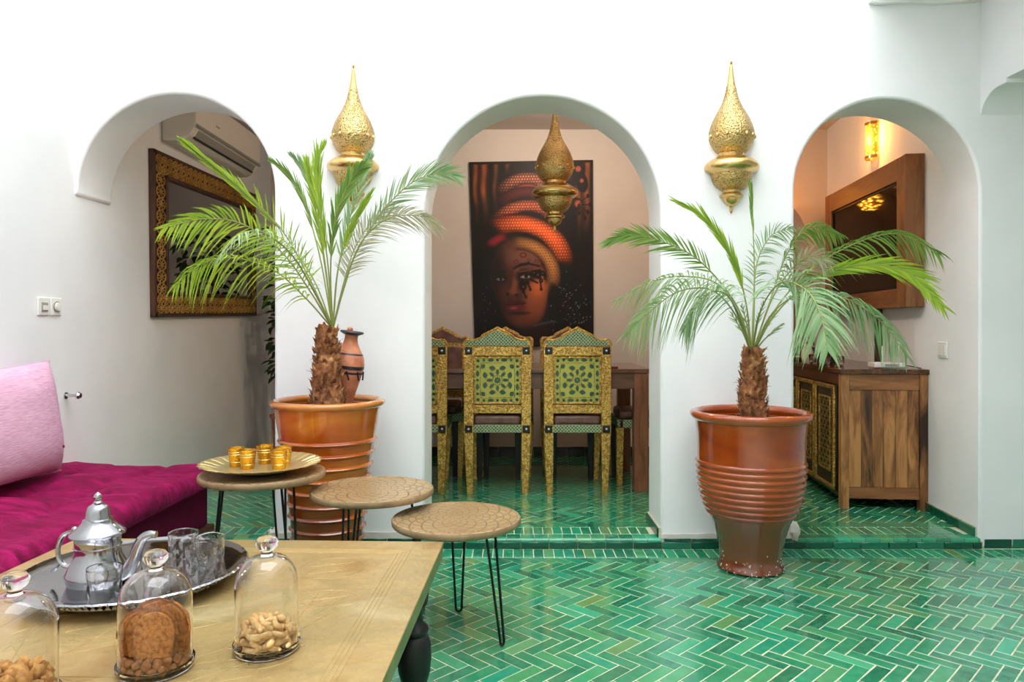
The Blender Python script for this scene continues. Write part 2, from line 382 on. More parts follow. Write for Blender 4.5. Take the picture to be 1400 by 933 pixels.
# side gallery to the right of the courtyard: upper wall over an opening whose beam rests on a cavetto corbel
cor = [(3.60, 2.11)]+[(3.50+.135*math.cos(a)+0.0, 2.11+.14*math.sin(a)) for a in [PI*.5*i/10 for i in range(0)]]
prof = [(3.64, 2.11)]
for i in range(11):
    a = PI/2*i/10; prof.append((3.635-.135*(1-math.cos(a)), 2.115+.135*math.sin(a)))
prof += [(3.44, 2.25), (3.44, 2.272), (-1.6, 2.272), (-1.6, TOPZ), (3.64, TOPZ)]
mb = MB(); Mx = Matrix(((0,1,0,0),(1,0,0,0),(0,0,1,0),(0,0,0,1)))  # outline y,z -> extruded along x
mb.prism(prof, 2.318, 2.62, M=Mx)
struct('wall_right', mb, plaster_m, bevel=.006)
struct('wall_gallery', MB().box(XR, XR+.2, -1.6, WY, 0, TOPZ), plaster_m)
struct('ceiling_gallery', MB().box(2.60, XR, -1.6, WY, 2.72, 2.85), plaster_m)
mb = MB()
led = [(1.76, 2.702), (1.80, 2.694), (1.95, 2.700), (2.08, 2.694), (2.16, 2.699), (2.30, 2.71), (2.30, 2.95), (1.76, 2.95)]
mb.prism(led, WY-.028, WY+.01); struct('trim_1', mb, plaster_m, bevel=.006)

struct('shade_slab', MB().box(1.76, 2.33, -1.6, WY+.01, 2.77, 2.95), plaster_m, bevel=.02)   # unseen walkway slab above the frame, put low to shade the right wall

# ---------------------------------------------------------------- setting: floors and tiles
TW, TL = .0492, .1476
def tile_mesh(w, l, h, inset=.0021, mat=tile_m, name='tile'):
    mb = MB(); a, b = w/2-inset, l/2-inset; c = .0014
    v = [(-a,-b,-h),(a,-b,-h),(a,b,-h),(-a,b,-h),(-a,-b,-c),(a,-b,-c),(a,b,-c),(-a,b,-c),(-a+c,-b+c,0),(a-c,-b+c,0),(a-c,b-c,0),(-a+c,b-c,0)]
    f = [(0,3,2,1),(0,1,5,4),(1,2,6,5),(2,3,7,6),(3,0,4,7),(4,5,9,8),(5,6,10,9),(6,7,11,10),(7,4,8,11),(8,9,10,11)]
    return v, f
def floor_tiles(parent, poly_ok, x0, x1, y0, y1, z, extra, limit, seen):
    """herringbone at 45 degrees; extra = border tiles (x,y,rot,w,l)"""
    items = []
    s = 1/math.sqrt(2); rng = int((max(x1-x0, y1-y0)*1.6)/TW)+4
    cx, cy = (x0+x1)/2, (y0+y1)/2
    for i in range(-rng, rng):
        for j in range(-rng, rng):
            k = (i-j) % 6
            if k == 0: u, v, h = i+1.5, j+.5, True
            elif k == 5: u, v, h = i+.5, j+1.5, False
            else: continue
            u *= TW; v *= TW
            x = cx+(u+v)*s; y = cy+(-u+v)*s
            if not poly_ok(x, y): continue
            rot = (-PI/4 if h else PI/4)
            items.append((x, y, rot, TW, TL))
    items += extra
    rr = random.Random(3)
    def clipped(it):      # a tile cut at the border line, or None when whole
        x, y, rot, w_, l_ = it; a, b = w_/2-.0021, l_/2-.0021; ca, sa = math.cos(rot-PI/2), math.sin(rot-PI/2)
        poly = [(x+u*ca-v*sa, y+u*sa+v*ca) for u, v in ((-a,-b),(a,-b),(a,b),(-a,b))]
        if all(y0 <= q[1] <= y1 for q in poly) or l_ != TL: return None
        for sg, lim in ((1, y1), (-1, -y0)):
            out = []
            for i in range(len(poly)):
                p, q = poly[i], poly[(i+1) % len(poly)]; ip, iq = sg*p[1] <= lim, sg*q[1] <= lim
                if ip: out.append(p)
                if ip != iq:
                    t = (lim*sg-p[1])/(q[1]-p[1]); out.append((p[0]+(q[0]-p[0])*t, lim*sg))
            poly = out
            if len(poly) < 3: return []
        return poly
    cuts = []
    for it in list(items):
        c_ = clipped(it)
        if c_ is not None:
            items.remove(it)
            if c_: cuts.append((it, c_))
    vis = []; hid = []
    for it in items: (vis if seen(it[0], it[1]) else hid).append(it)
    vis.sort(key=lambda t: t[1])
    single, rest = vis[:limit], vis[limit:]+hid
    meshes = {}
    for (x, y, rot, w_, l_) in single:
        key = (round(w_, 3), round(l_, 3))
        if key not in meshes:
            v, f = tile_mesh(w_, l_, .012); me = bpy.data.meshes.new('tile'); me.from_pydata(v, [], f); me.materials.append(tile_m); meshes[key] = me
        o = bpy.data.objects.new('tile', meshes[key]); C.objects.link(o); o.parent = parent
        o.location = (x, y, z+rr.uniform(-.0002, .0012)+(.0016 if l_ == .14 else 0)); o.rotation_euler = (rr.uniform(-.006,.006), rr.uniform(-.006,.006), rot-PI/2+rr.uniform(-.012,.012))
    mb = MB()
    for (x, y, rot, w_, l_) in rest:
        v, f = tile_mesh(w_, l_, .012)
        M = Matrix.Translation((x, y, z+rr.uniform(-.0002,.0012)+(.0016 if l_ == .14 else 0))) @ Matrix.Rotation(rot-PI/2+rr.uniform(-.012,.012), 4, 'Z') @ Matrix.Rotation(rr.uniform(-.006,.006), 4, 'X')
        mb.add(v, f, 0, M)
    for it, poly in cuts:
        n_ = len(poly); zz = z+rr.uniform(-.0001,.0006)
        mb.add([(p[0], p[1], zz-.012) for p in poly]+[(p[0], p[1], zz) for p in poly], [tuple(range(n_, 2*n_))]+[(i, (i+1) % n_, (i+1) % n_+n_, i+n_) for i in range(n_)])
    o = mb.build('tile_field', tile_m, parent, smooth=False); o['kind'] = 'stuff'
EDGE = 3.62
fl = struct('floor', MB().box(-2.45, XR+.2, -1.8, WY+.02, -.1, -.0012), grout_m)
def seen_low(x, y):
    if y < 2.2 or y > WY: return False
    px = PX0+x/y*F; py = PY0+CAMZ/y*F
    return px < 1410 and py < 940 and px > 548+(933-py)*.30
brd = [(x, EDGE-.072, PI/2, TW, .132) for x in np.arange(-1.6, XR, TW)]
floor_tiles(fl, lambda x, y: y < EDGE and y > .9 and x > -1.9 and x < XR, -1.9, XR, 1.0, EDGE-.141, 0, brd, 300, seen_low)
fl2 = struct('floor_raised', MB().box(-2.3, 2.75, WY+.02, 6.8, -.1, STEP-.0012).box(-2.17, -1.187, EDGE+.012, WY+.03, -.1, STEP-.0012).box(-.44, .73, EDGE+.012, WY+.03, -.1, STEP-.0012).box(1.394, 2.32, EDGE+.012, WY+.03, -.1, STEP-.0012), grout_m)
def seen_up(x, y):
    px = PX0+x/y*F
    lim = lambda X, Y: PX0+X/Y*F
    ok = (285 < px < 373) or (lim(-.44, WB) < px < lim(.73, WB)+16) or (1090 < px < 1338)
    return ok and y < 5.4
brd2 = []
for (xa, xb) in ((-2.15, -1.19), (-.44, .73), (1.394, 2.31)):
    brd2 += [(x, WY+.135, PI/2, TW, .128) for x in np.arange(xa+.025, xb-.02, TW)]
def ok_up(x, y): return y > WY+.12 and y < 6.4 and -2.15 < x < 2.32+.1*(y-WY)
# jamb border in the middle opening
for y in np.arange(WY+.23, WB, TW):
    brd2.append((.655, y, 0, TW, .14))
floor_tiles(fl2, ok_up, -2.1, 2.6, WY+.203, 6.5, STEP, brd2, 300, seen_up)
# rounded nosing along each step front, then riser / skirting tiles
def nosing(x0, x1):
    pr = [(EDGE+.075, STEP-.012), (EDGE+.075, STEP+.001)]
    for i in range(7):
        a = PI/2*i/6; pr.append((EDGE+.014-.014*math.sin(a), STEP-.013+.014*math.cos(a)))
    pr += [(EDGE, STEP-.018), (EDGE+.03, STEP-.018)]
    x = x0
    while x < x1-.01:
        e = min(x+.07, x1); mb = MB(); mb.prism(pr, x+.0015, e-.0015, M=Mx)
        mb.build('nosing_tile', tile_m, fl2); x = e
nosing(-1.6, -1.187); nosing(-.455, .745); nosing(1.394, 2.315)
bs = struct('baseboard_front', MB().box(-2.17, 2.33, EDGE+.008, WY+.002, 0, .034).box(2.33, XR, EDGE+.018, WY+.002, 0, .04), grout_m)
def riser(x0, x1, y, z0, z1, par, mat, L=.14):
    x = x0
    while x < x1-.02:
        e = min(x+L*R.uniform(.97, 1.03), x1)
        mb = MB().box(x+.002, e-.002, y, y+.02, z0, z1); mb.build('tile', mat, par, bevel=.002, seg=1); x = e
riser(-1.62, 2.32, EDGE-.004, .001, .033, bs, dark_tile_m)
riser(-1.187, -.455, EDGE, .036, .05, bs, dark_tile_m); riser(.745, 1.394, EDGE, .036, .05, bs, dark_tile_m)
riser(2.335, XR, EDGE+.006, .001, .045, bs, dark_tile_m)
# skirting up the jambs and along the right alcove wall
br = struct('baseboard_right', MB().box(0, .004, 0, 2.5, STEP, STEP+.05), grout_m)
br.location = (2.306, WY+.02, 0); br.rotation_euler = (0, 0, -RA)
y = 0.0
while y < 2.4:
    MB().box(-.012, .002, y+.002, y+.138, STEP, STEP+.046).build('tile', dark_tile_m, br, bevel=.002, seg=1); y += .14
bm_ = struct('baseboard_middle', MB().box(.722, .731, WY+.0, WB, STEP, STEP+.05), grout_m)
y = WY+.01
while y < WB-.02:
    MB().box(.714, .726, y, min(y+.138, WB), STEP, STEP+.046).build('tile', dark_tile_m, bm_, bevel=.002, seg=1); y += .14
bd = struct('baseboard_dining', MB().box(-1.1, 1.48, 5.925, 5.932, STEP, STEP+.08), grout_m)
x = -1.1
while x < 1.46:
    MB().box(x+.002, x+.138, 5.912, 5.928, STEP, STEP+.078).build('tile', black_tile_m, bd, bevel=.002, seg=1); x += .14
# thick rough plaster feet at the pier corners
def lump(name, c, s, seed):
    mb = MB(); mb.ball((0,0,0), 1, 20, sc=(1,1,1)); rr = Vector((seed, 3, 1))
    mb.v = [tuple(Vector((p[0]*s[0], p[1]*s[1], p[2]*s[2]))*(1+.5*noise.noise(Vector(p)*1.7+rr))) for p in mb.v]
    o = mb.build(name, chip_m); o.location = c; o['kind'] = 'structure'
    return o
lump('trim_2', (1.392, WY+.004, .075), (.028, .022, .05), 4)
lump('trim_3', (-1.186, WY+.004, .06), (.03, .02, .045), 9)
mb = MB(); xs = np.linspace(-1.187, -.44, 30); o_ = [(x, .052+.028+.012*noise.noise(Vector((x*9, 0, 0)))) for x in xs]
mb.prism([(-1.187, .05)]+o_+[(-.44, .05)], WY-.006, WY+.01); struct('trim_4', mb, chip_m)
mb = MB(); xs = np.linspace(.73, 1.394, 30); o_ = [(x, .052+.02+.014*noise.noise(Vector((x*9, 4, 0)))) for x in xs]
mb.prism([(.73, .05)]+o_+[(1.394, .05)], WY-.006, WY+.01); struct('trim_5', mb, chip_m)

# ---------------------------------------------------------------- lanterns
LP = [(0,15),(8,18),(8,30),(4,36),(9,42),(10,50),(14,90),(25,160),(27,166),(36,210),(48,250),(68,292),(90,330),(108,365),(121,400),(129,430),(130,455),(127,480),(118,506),(104,530),(88,548),(76,556),(74,570),(82,575),(104,583),(130,598),(146,612),(156,626),(158,638),(154,650),(140,662),(122,674),(117,690),(112,708),(101,732),(86,750),(70,762),(52,768),(50,780),(62,788),(70,796),(68,806),(50,813),(46,828),(38,842),(24,853),(12,860),(8,868),(10,878),(8,888),(5,897),(0,901)]
U = .000856
def lantern(name, label, loc, half, sc=1.0, group=None, zref=15):
    t = thing(name, label, 'lantern', loc, 0, group)
    def seg(y0, y1): return [(r*U*sc+1e-5, (zref-y)*U*sc) for r, y in LP if y0 <= y <= y1]
    a0, a1 = (PI, 2*PI) if half else (0, 2*PI)
    def part(nm, y0, y1, mat): MB().lathe(seg(y0, y1), 40, a0, a1).build(nm, mat, t, ang=50)
    part('finial', 15, 160, plain_brass_m); part('pierced_bulb', 160, 556, brass_m); part('flange', 556, 674, plain_brass_m)
    part('pierced_bowl', 674, 768, brass_m); part('drop_cup', 768, 860, plain_brass_m); part('pendant_tip', 860, 901, plain_brass_m)
    for i in range(7 if half else 14):
        a = (PI+PI*(i+.5)/7) if half else 2*PI*i/14; r = 128*U*sc
        MB().ball((r*math.cos(a), r*math.sin(a), (zref-462)*U*sc), .011*sc, 8).build('boss', plain_brass_m, t)
    return t
lantern('wall_lantern', 'pierced brass teardrop wall lantern above the left potted palm', P(483, 89, WY-.001), True, .955)
lantern('wall_lantern', 'pierced brass teardrop wall lantern above the right potted palm', P(999.5, 83.5, WY-.001), True, 1.0)
pt = lantern('pendant_lantern', 'brass teardrop lantern hanging inside the middle arch', (.254, 4.5, 2.48), False, 1.05)
mb = MB()
for i in range(14):
    z = .008+i*.016
    cc = [(math.cos(a)*(.0045 if i % 2 else 0), math.sin(a)*0+math.cos(a)*(0 if i % 2 else .0045), z+.009*math.sin(a)) for a in [2*PI*k/8 for k in range(9)]]
    mb.tube(cc, .0014, 5)
mb.build('chain', plain_brass_m, pt)

# ---------------------------------------------------------------- wall fittings on the left
def plate(name, label, loc, rz, w_, h_, kind):
    t = thing(name, label, 'switch', loc, rz)
    MB().box(-w_/2, w_/2, -.009, 0, -h_/2, h_/2).build('plate', wp, t, bevel=.003)
    return t
t = plate('socket_plate', 'white wall plate with small square socket, left of the round dial plate', (LX, 3.385, 1.195), PI/2, .083, .083, 0)
MB().box(-.022, .022, -.014, -.008, -.024, .018).build('insert', gp, t, bevel=.002); MB().box(-.016, .016, -.017, -.013, -.018, .004).build('rocker', wp, t, bevel=.001)
t = plate('dimmer_switch', 'white wall plate with round grey dial, right of the square socket plate', (LX, 3.475, 1.195), PI/2, .083, .083, 0)
MB().lathe([(.026, 0), (.026, .004), (.0, .004)], 24, M=Matrix.Translation((0,-.009,0)) @ Matrix.Rotation(PI/2, 4, 'X')).build('dial_ring', gp, t)
MB().lathe([(.02, 0), (.019, .012), (.0, .013)], 24, M=Matrix.Translation((0,-.009,0)) @ Matrix.Rotation(PI/2, 4, 'X')).build('dial', wp, t)
x, y = onwall(3.99); t = plate('switch_plate', 'white double light switch on the wall right of the sideboard', (x-.001, y, .973), -PI/2-RA, .10, .088, 0)
for s in (-1, 1): MB().box(-.018+s*.02, .018+s*.02, -.013, -.008, -.03, .03).build('rocker', wp, t, bevel=.002)
t = thing('wall_hook', 'small chrome hook on the left wall behind the pink cushion', 'knob', (LX, 3.56, .765))
MB().lathe([(.017,0),(.017,.004),(.008,.006),(.007,.05),(.016,.056),(.018,.064),(.012,.074),(1e-5,.076)], 20, M=Matrix.Rotation(PI/2, 4, 'Y')).build('hook_pin', chrome_m, t)

# air conditioner
ac = thing('air_conditioner', 'white split air conditioner above the mirror', 'air conditioner', (LX, 4.53, 0))
pr = [(0, 2.255), (.12, 2.255), (.175, 2.285), (.205, 2.335), (.208, 2.56), (.17, 2.575), (0, 2.575)]
MB().prism(pr, 0, 1.13).build('body', ac_m, ac, bevel=.006)
MB().prism([(.2, 2.338), (.216, 2.342), (.216, 2.56), (.2, 2.56)], -.004, 1.134).build('front_panel', ac_m, ac, bevel=.004)
MB().prism([(.178, 2.289), (.2, 2.320), (.205, 2.332), (.186, 2.304)], .06, 1.07).build('flap', gp, ac)
MB().prism([(.172, 2.279), (.180, 2.284), (.180, 2.293), (.168, 2.284)], .05, 1.08).build('louvre', dgp, ac)
MB().prism([(.216, 2.338), (.223, 2.345), (.221, 2.36), (.216, 2.36)], 0, 1.13).build('panel_lip', gp, ac)
MB().box(.2165, .218, .3, .36, 2.42, 2.43).build('badge', gp, ac)

# mirror with gilded lattice frame
mr = thing('wall_mirror', 'large mirror with gilded lattice frame on the left alcove wall', 'mirror', (LX, 5.24, 1.68)); mr.rotation_euler = (math.radians(1.2), 0, 0)
HL, HH = .865, .505; FW = .16
MB().box(.02, .028, -HL+FW, HL-FW, -HH+FW, HH-FW).build('glass', mi, mr, smooth=False)
for (a, b, c, d, nm) in ((-HL, HL, HH-.025, HH, 'outer_rail'), (-HL, HL, -HH, -HH+.025, 'outer_rail'), (-HL, -HL+.028, -HH, HH, 'outer_stile'), (HL-.028, HL, -HH, HH, 'outer_stile')):
    MB().box(0, .034, a, b, c, d).build(nm, darkwood_m, mr, bevel=.003)
i_ = FW-.025
for (a, b, c, d, nm) in ((-HL+i_, HL-i_, HH-FW, HH-i_, 'inner_rail'), (-HL+i_, HL-i_, -HH+i_, -HH+FW, 'inner_rail'), (-HL+i_, -HL+FW, -HH+i_, HH-i_, 'inner_stile'), (HL-FW, HL-i_, -HH+i_, HH-i_, 'inner_stile')):
    MB().box(0, .045, a, b, c, d).build(nm, darkwood_m, mr, bevel=.003)
def lattice(y0, y1, z0, z1, nm):
    bk = MB().box(.004, .026, y0, y1, z0, z1).build(nm, wbk, mr)
    mb = MB(); nx = max(1, round((y1-y0)/.072)); nz = max(1, round((z1-z0)/.072)); dx = (y1-y0)/nx; dz = (z1-z0)/nz
    for i in range(nx):
        for j in range(nz):
            cy, cz = y0+(i+.5)*dx, z0+(j+.5)*dz
            k = [(cy+dx*.5*math.cos(PI/8+a*PI/4)*1.04, cz+dz*.5*math.sin(PI/8+a*PI/4)*1.04) for a in range(8)]
            pts = [(.034, a, b) for a, b in k]
            for q in range(8): mb.tube([pts[q], pts[(q+1) % 8]], .0042, 4, cap=False)
            for q in range(4):
                mb.tube([pts[q], (.034, cy, cz)], .0036, 4, cap=False); mb.tube([pts[q+4], (.034, cy, cz)], .0036, 4, cap=False)
            mb.ball((.035, cy, cz), .008, 6)
    mb.build('fretwork', lattice_m, bk)['kind'] = 'stuff'
e0, e1 = .028, i_
lattice(-HL+e0, HL-e0, HH-e1, HH-.025, 'lattice_rail'); lattice(-HL+e0, HL-e0, -HH+.025, -HH+e1, 'lattice_rail')
lattice(-HL+e0, -HL+e1, -HH+e1, HH-e1, 'lattice_stile'); lattice(HL-e1, HL-e0, -HH+e1, HH-e1, 'lattice_stile')

# leafy plant in the far left alcove
lp = thing('leafy_plant', 'tall dark-leaved plant in the corner of the left alcove', 'plant', (-1.80, 5.98, STEP))
MB().lathe([(.001,0),(.12,0),(.15,.02),(.17,.30),(.185,.32),(.185,.34),(.165,.34),(.15,.30),(.001,.29)], 28).build('pot', terra_m, lp)
for k in range(4):
    a = k*1.7; top = Vector((.12*math.cos(a), .12*math.sin(a), 1.5+.12*(k % 3)))
    MB().tube(catmull([(0,0,.28), (.03*math.cos(a), .03*math.sin(a), .9), top], 6), [.012]*13, 6).build('stem', bark_m, lp)
rp = random.Random(11)
def ovate(mb, p, d, up, L, W, mat=0):
    s = d.cross(up); s = s.normalized() if s.length > 1e-4 else Vector((1,0,0)); nn = s.cross(d).normalized()
    pts = [p, p+d*L*.3+s*W*.5+nn*.006, p+d*L*.62+s*W*.42, p+d*L-nn*.03*L*8, p+d*L*.62-s*W*.42, p+d*L*.3-s*W*.5+nn*.006, p+d*L*.45-nn*.01]
    mb.add(pts, [(0,1,6),(1,2,6),(2,3,6),(3,4,6),(4,5,6),(5,0,6)], mat)
lf = MB()
for k in range(300):
    z = rp.uniform(.62, 1.85); rr = .03+.19*math.sqrt(rp.random())*(1 if z > 1.1 else .75); a = rp.uniform(0, 2*PI)
    p = Vector((rr*math.cos(a), rr*math.sin(a), z)); d = Vector((math.cos(a+rp.uniform(-.8,.8)), math.sin(a+rp.uniform(-.8,.8)), rp.uniform(-.9,.3))).normalized()
    ovate(lf, p, d, Vector((rp.uniform(-.3,.3), rp.uniform(-.3,.3), 1)), rp.uniform(.07,.11), rp.uniform(.05,.065))
lf.build('foliage', leaf_dark, lp, smooth=False)['kind'] = 'stuff'

# ---------------------------------------------------------------- painting
def painting_colors(u, v):
    X = 8+u*607; Y = 25+v*875
    n_ = lambda a, b, c=0: np.sin(X*a+c)*np.sin(Y*b+c*1.7)
    col = np.stack([14+6*n_(.03,.02), 9+4*n_(.05,.02), 8+0*X], -1)
    def blend(mask, c):
        nonlocal col
        mask = np.clip(mask, 0, 1)[..., None]; c = np.asarray(c, float)
        col = col*(1-mask)+c*mask
    def sm(a, b, x): t = np.clip((x-a)/(b-a), 0, 1); return t*t*(3-2*t)
    def ell(cx, cy, rx, ry, soft=.15, ang=0):
        ca, sa = math.cos(ang), math.sin(ang); dx, dy = X-cx, Y-cy
        d = np.sqrt(((dx*ca+dy*sa)/rx)**2+((-dx*sa+dy*ca)/ry)**2); return 1-sm(1-soft, 1+soft, d)
    def seg(x0, y0, x1, y1, wd, soft=3):
        t = np.clip(((X-x0)*(x1-x0)+(Y-y0)*(y1-y0))/((x1-x0)**2+(y1-y0)**2), 0, 1)
        return 1-sm(wd-soft, wd+soft, np.hypot(X-x0-t*(x1-x0), Y-y0-t*(y1-y0)))
    # background streaks
    for cx, wd, k in ((36,13,.75),(78,16,.8),(135,12,.55),(192,12,.5),(470,14,.5),(505,12,.4),(545,14,.75),(585,18,.85)):
        fade = 1-sm(120, 460 if cx > 400 else 360, Y)
        blend(np.exp(-((X-cx-4*np.sin(Y*.03))/wd)**2)*fade*k*(.86+.14*np.sin(Y*.05+cx)*np.sin(Y*.013+cx)), (206,108,58))
    # neck and face
    blend(ell(320, 860, 80, 110, .3), (34,17,12))
    face = np.clip(ell(255, 560, 150, 190, .10)+ell(262, 690, 118, 125, .12), 0, 1); blend(face, (66,34,26))
    def shade(m_, c): blend(face*m_, c)
    shade(ell(285, 470, 105, 60, .75)*.75, (138,90,74)); shade(ell(335, 630, 50, 85, .9, .25), (204,104,52)); shade(ell(318, 720, 55, 60, .9)*.8, (136,66,36))
    shade(ell(120, 600, 45, 220, .6)*.85, (20,11,10)); shade(ell(160, 640, 24, 46, .9)*.45, (104,54,38))
    shade(seg(232, 540, 214, 630, 13, 11)*.75, (142,80,54)); shade(seg(252, 560, 246, 630, 8, 9)*.6, (34,16,12))
    shade(ell(213, 640, 24, 16, .6)*.8, (126,66,44)); shade(ell(182, 650, 9, 7, .5), (18,8,8)); shade(ell(228, 655, 9, 5, .5), (16,7,7)); shade(ell(243, 640, 14, 16, .6)*.6, (92,44,30))
    shade(ell(215, 672, 16, 8, .7)*.6, (88,44,32))
    shade(ell(250, 770, 46, 26, .8)*.55, (124,62,38)); shade(ell(240, 742, 46, 7, .7)*.8, (26,12,10))
    # lips
    lipm = np.clip(ell(205, 694, 24, 11, .3)+ell(245, 694, 28, 11, .3), 0, 1); shade(lipm, (66,20,18)); shade(ell(225, 716, 42, 17, .35), (98,32,28)); shade(seg(178, 702, 268, 698, 2.0, 2), (20,6,6)); shade(ell(212, 717, 16, 5, .8)*.55, (184,104,90))
    # eyes and brows
    shade(ell(146, 578, 36, 24, .5)*.85, (26,13,12)); shade(ell(148, 580, 20, 7, .3), (120,104,98)); shade(ell(150, 579, 7.5, 7.5), (10,7,7)); shade(seg(122, 576, 148, 568, 2.2, 2), (10,6,6)); shade(seg(148, 568, 174, 580, 2.2, 2), (10,6,6))
    shade(ell(276, 566, 52, 28, .5)*.9, (26,12,11)); shade(ell(274, 569, 27, 9, .3), (156,130,112)); shade(ell(277, 568, 9.5, 9.5), (12,7,7)); shade(seg(240, 570, 274, 556, 3, 2), (10,6,6)); shade(seg(274, 556, 310, 568, 3, 2), (10,6,6)); shade(seg(246, 546, 300, 540, 3, 4)*.6, (146,86,60))
    for p0, p1, w_ in (((218,530),(250,514),5),((250,514),(290,508),6),((290,508),(345,522),4),((112,552),(140,542),4),((140,542),(172,546),4)): shade(seg(*p0, *p1, w_, 4), (18,8,7))
    # forehead rings and lace ornament round the right eye
    for cx, cy, rx, ry in ((265,468,18,13),(230,500,12,10),(246,432,9,9),(292,494,8,8),(332,498,11,9),(352,520,9,9)):
        blend(np.clip(ell(cx, cy, rx, ry, .15)-ell(cx, cy, rx*.6, ry*.6, .2), 0, 1), (96,30,20))
    for x0, y0, x1, y1, wd in ((256,592,262,640,8),(262,640,274,668,4),(250,600,285,600,8),(280,590,298,630,5),(300,560,345,575,9),(345,560,352,628,4),(330,545,380,570,6),(300,585,335,600,4),(310,545,350,540,4),(345,545,375,560,4)):
        blend(seg(x0, y0, x1, y1, wd), (13,7,7))
    for cx, cy, r_ in ((262,618,17),(274,666,8),(352,630,8),(374,578,10),(298,632,7),(336,562,17),(360,556,13),(318,552,11),(352,590,11)):
        blend(ell(cx, cy, r_, r_, .15), (13,7,7)); blend(ell(cx, cy, r_*.35, r_*.35, .3)*.8, (120,60,40))
    blend(seg(372, 640, 330, 780, 3, 12)*.35, (140,74,50))
    # headwrap coils
    def dots(mask, sx, sy, c, r=.22):
        gx = ((X/sx+(np.floor(Y/sy) % 2)*.5) % 1)-.5; gy = ((Y/sy) % 1)-.5
        blend(mask*(1-sm(r*.7, r*1.2, np.hypot(gx, gy))), c)
    blend(ell(330, 170, 190, 150, .12), (22,10,10)); blend(ell(320, 270, 190, 150, .12)*(X > 100), (22,10,10)); blend(ell(405, 430, 60, 130, .2), (20,9,10)); blend(ell(430, 330, 100, 170, .15), (14,8,9))
    def band(cx, cy, rx, ry, th, c, hi, a0, a1, dot=None, ang=0):
        ca, sa = math.cos(ang), math.sin(ang); dx, dy = X-cx, Y-cy; px, py = dx*ca+dy*sa, -dx*sa+dy*ca
        th_ = np.arctan2(py/ry, px/rx); d = (np.sqrt((px/rx)**2+(py/ry)**2)-1)*min(rx, ry)
        m_ = (1-sm(th*.8, th*1.15, np.abs(d)))*sm(a0, a0+.3, th_)*(1-sm(a1-.3, a1, th_))
        sh = np.clip(1-(d/th)**2, 0, 1)*np.clip(.35+.75*np.cos((th_-(a0+a1)/2)*1.35), 0, 1)
        cc = np.asarray(c)[None, None]*(1-sh[..., None])+np.asarray(hi)[None, None]*sh[..., None]
        blend(m_, cc)
        if dot: dots(m_*np.clip(sh*1.2, 0, 1), dot[0], dot[1], dot[2])
    band(300, 200, 120, 60, 20, (60,16,12), (170,60,34), -2.9, -.2)
    band(290, 200, 125, 95, 30, (30,10,10), (150,62,38), -3.0, -.1, (13,13,(220,190,156)))
    band(285, 260, 130, 90, 26, (30,10,12), (92,24,26), -2.9, -.2)
    band(290, 330, 145, 95, 30, (40,12,8), (176,66,34), -3.0, -.1, (13,13,(226,190,150)))
    band(255, 470, 205, 150, 44, (50,10,4), (255,90,16), -2.5, .1, (13,14,(246,190,130)), .2)
    band(235, 480, 160, 110, 22, (40,8,12), (140,26,34), -2.7, -1.8)
    band(240, 560, 175, 150, 34, (40,20,10), (204,136,70), -1.9, .35, (13,13,(84,42,20)), .1)
    # dark ornament top right
    for cx, cy, rx, ry, an in ((540,80,34,60,.3),(560,130,30,48,-.2),(500,140,26,70,.5),(540,230,24,26,0)): blend(ell(cx, cy, rx, ry, .12, an), (16,10,12))
    for cx, cy, r_ in ((543,66,14),(560,122,10),(541,230,17)): blend(ell(cx, cy, r_, r_, .4), (176,80,52))
    for x1, y1 in ((575,300),(524,335),(546,275),(590,270),(600,235),(590,195)): blend(seg(541, 236, x1, y1, 2.0, 1.5), (14,9,10)); blend(ell(x1, y1, 8, 10), (14,9,10))
    rs_ = np.random.RandomState(5)
    for k in range(95):
        cx, cy = rs_.normal(500, 55), rs_.normal(730, 80)
        if cx > 400 and cx < 605: blend(ell(cx, cy, 2.6, 2.6, .5)*rs_.uniform(.3, 1), (150,160,160))
    for k in range(12): blend(ell(rs_.uniform(30, 130), rs_.uniform(600, 870), 2.4, 2.4, .5)*.6, (150,150,150))
    for k in range(26): blend(ell(310+k*4.5, 800-18*math.sin(k/25*PI/2)+6*(k % 2), 4, 4, .5)*.8, (70,66,64))
    bd_ = (X < 20) | (X > 603) | (Y < 38); blend(bd_*1.0, (18,15,16))
    return np.clip(col, 0, 255)
pw, ph = 1.0, 1.50; NU, NV = 210, 310
uu, vv = np.meshgrid(np.linspace(0, 1, NU+1), np.linspace(0, 1, NV+1))
cols = painting_colors(uu, vv)/255; cols = np.where(cols <= .04045, cols/12.92, ((cols+.055)/1.055)**2.4)
verts = np.stack([(uu-.5)*pw*(1-.04*vv), np.full_like(uu, -.0225), -vv*ph], -1).reshape(-1, 3)
idx = np.arange((NU+1)*(NV+1)).reshape(NV+1, NU+1)
faces = np.stack([idx[1:, :-1], idx[1:, 1:], idx[:-1, 1:], idx[:-1, :-1]], -1).reshape(-1, 4)
pic = thing('painting', 'portrait canvas of a woman in a coiled orange headwrap', 'painting', (.141, 5.93, 2.44), 0); pic.rotation_euler = (0, math.radians(-1.0), 0)
me = bpy.data.meshes.new('canvas_print'); me.from_pydata(verts.tolist(), [], faces.tolist())
at = me.color_attributes.new('print', 'FLOAT_COLOR', 'POINT'); at.data.foreach_set('color', np.concatenate([cols.reshape(-1, 3), np.ones((cols.size//3, 1))], 1).ravel())
pm = Mat('printed_canvas', (20,12,10), .5, spec=.3); va = pm.n('ShaderNodeVertexColor'); va.layer_name = 'print'; pm.base(va.outputs[0]); me.materials.append(pm.m)
po = bpy.data.objects.new('canvas_print', me); C.objects.link(po); po.parent = pic
MB().prism([(-.5, 0), (.5, 0), (.46+.02, -ph), (-.48, -ph)], -.022, 0).build('canvas_stretcher', black_m, pic)

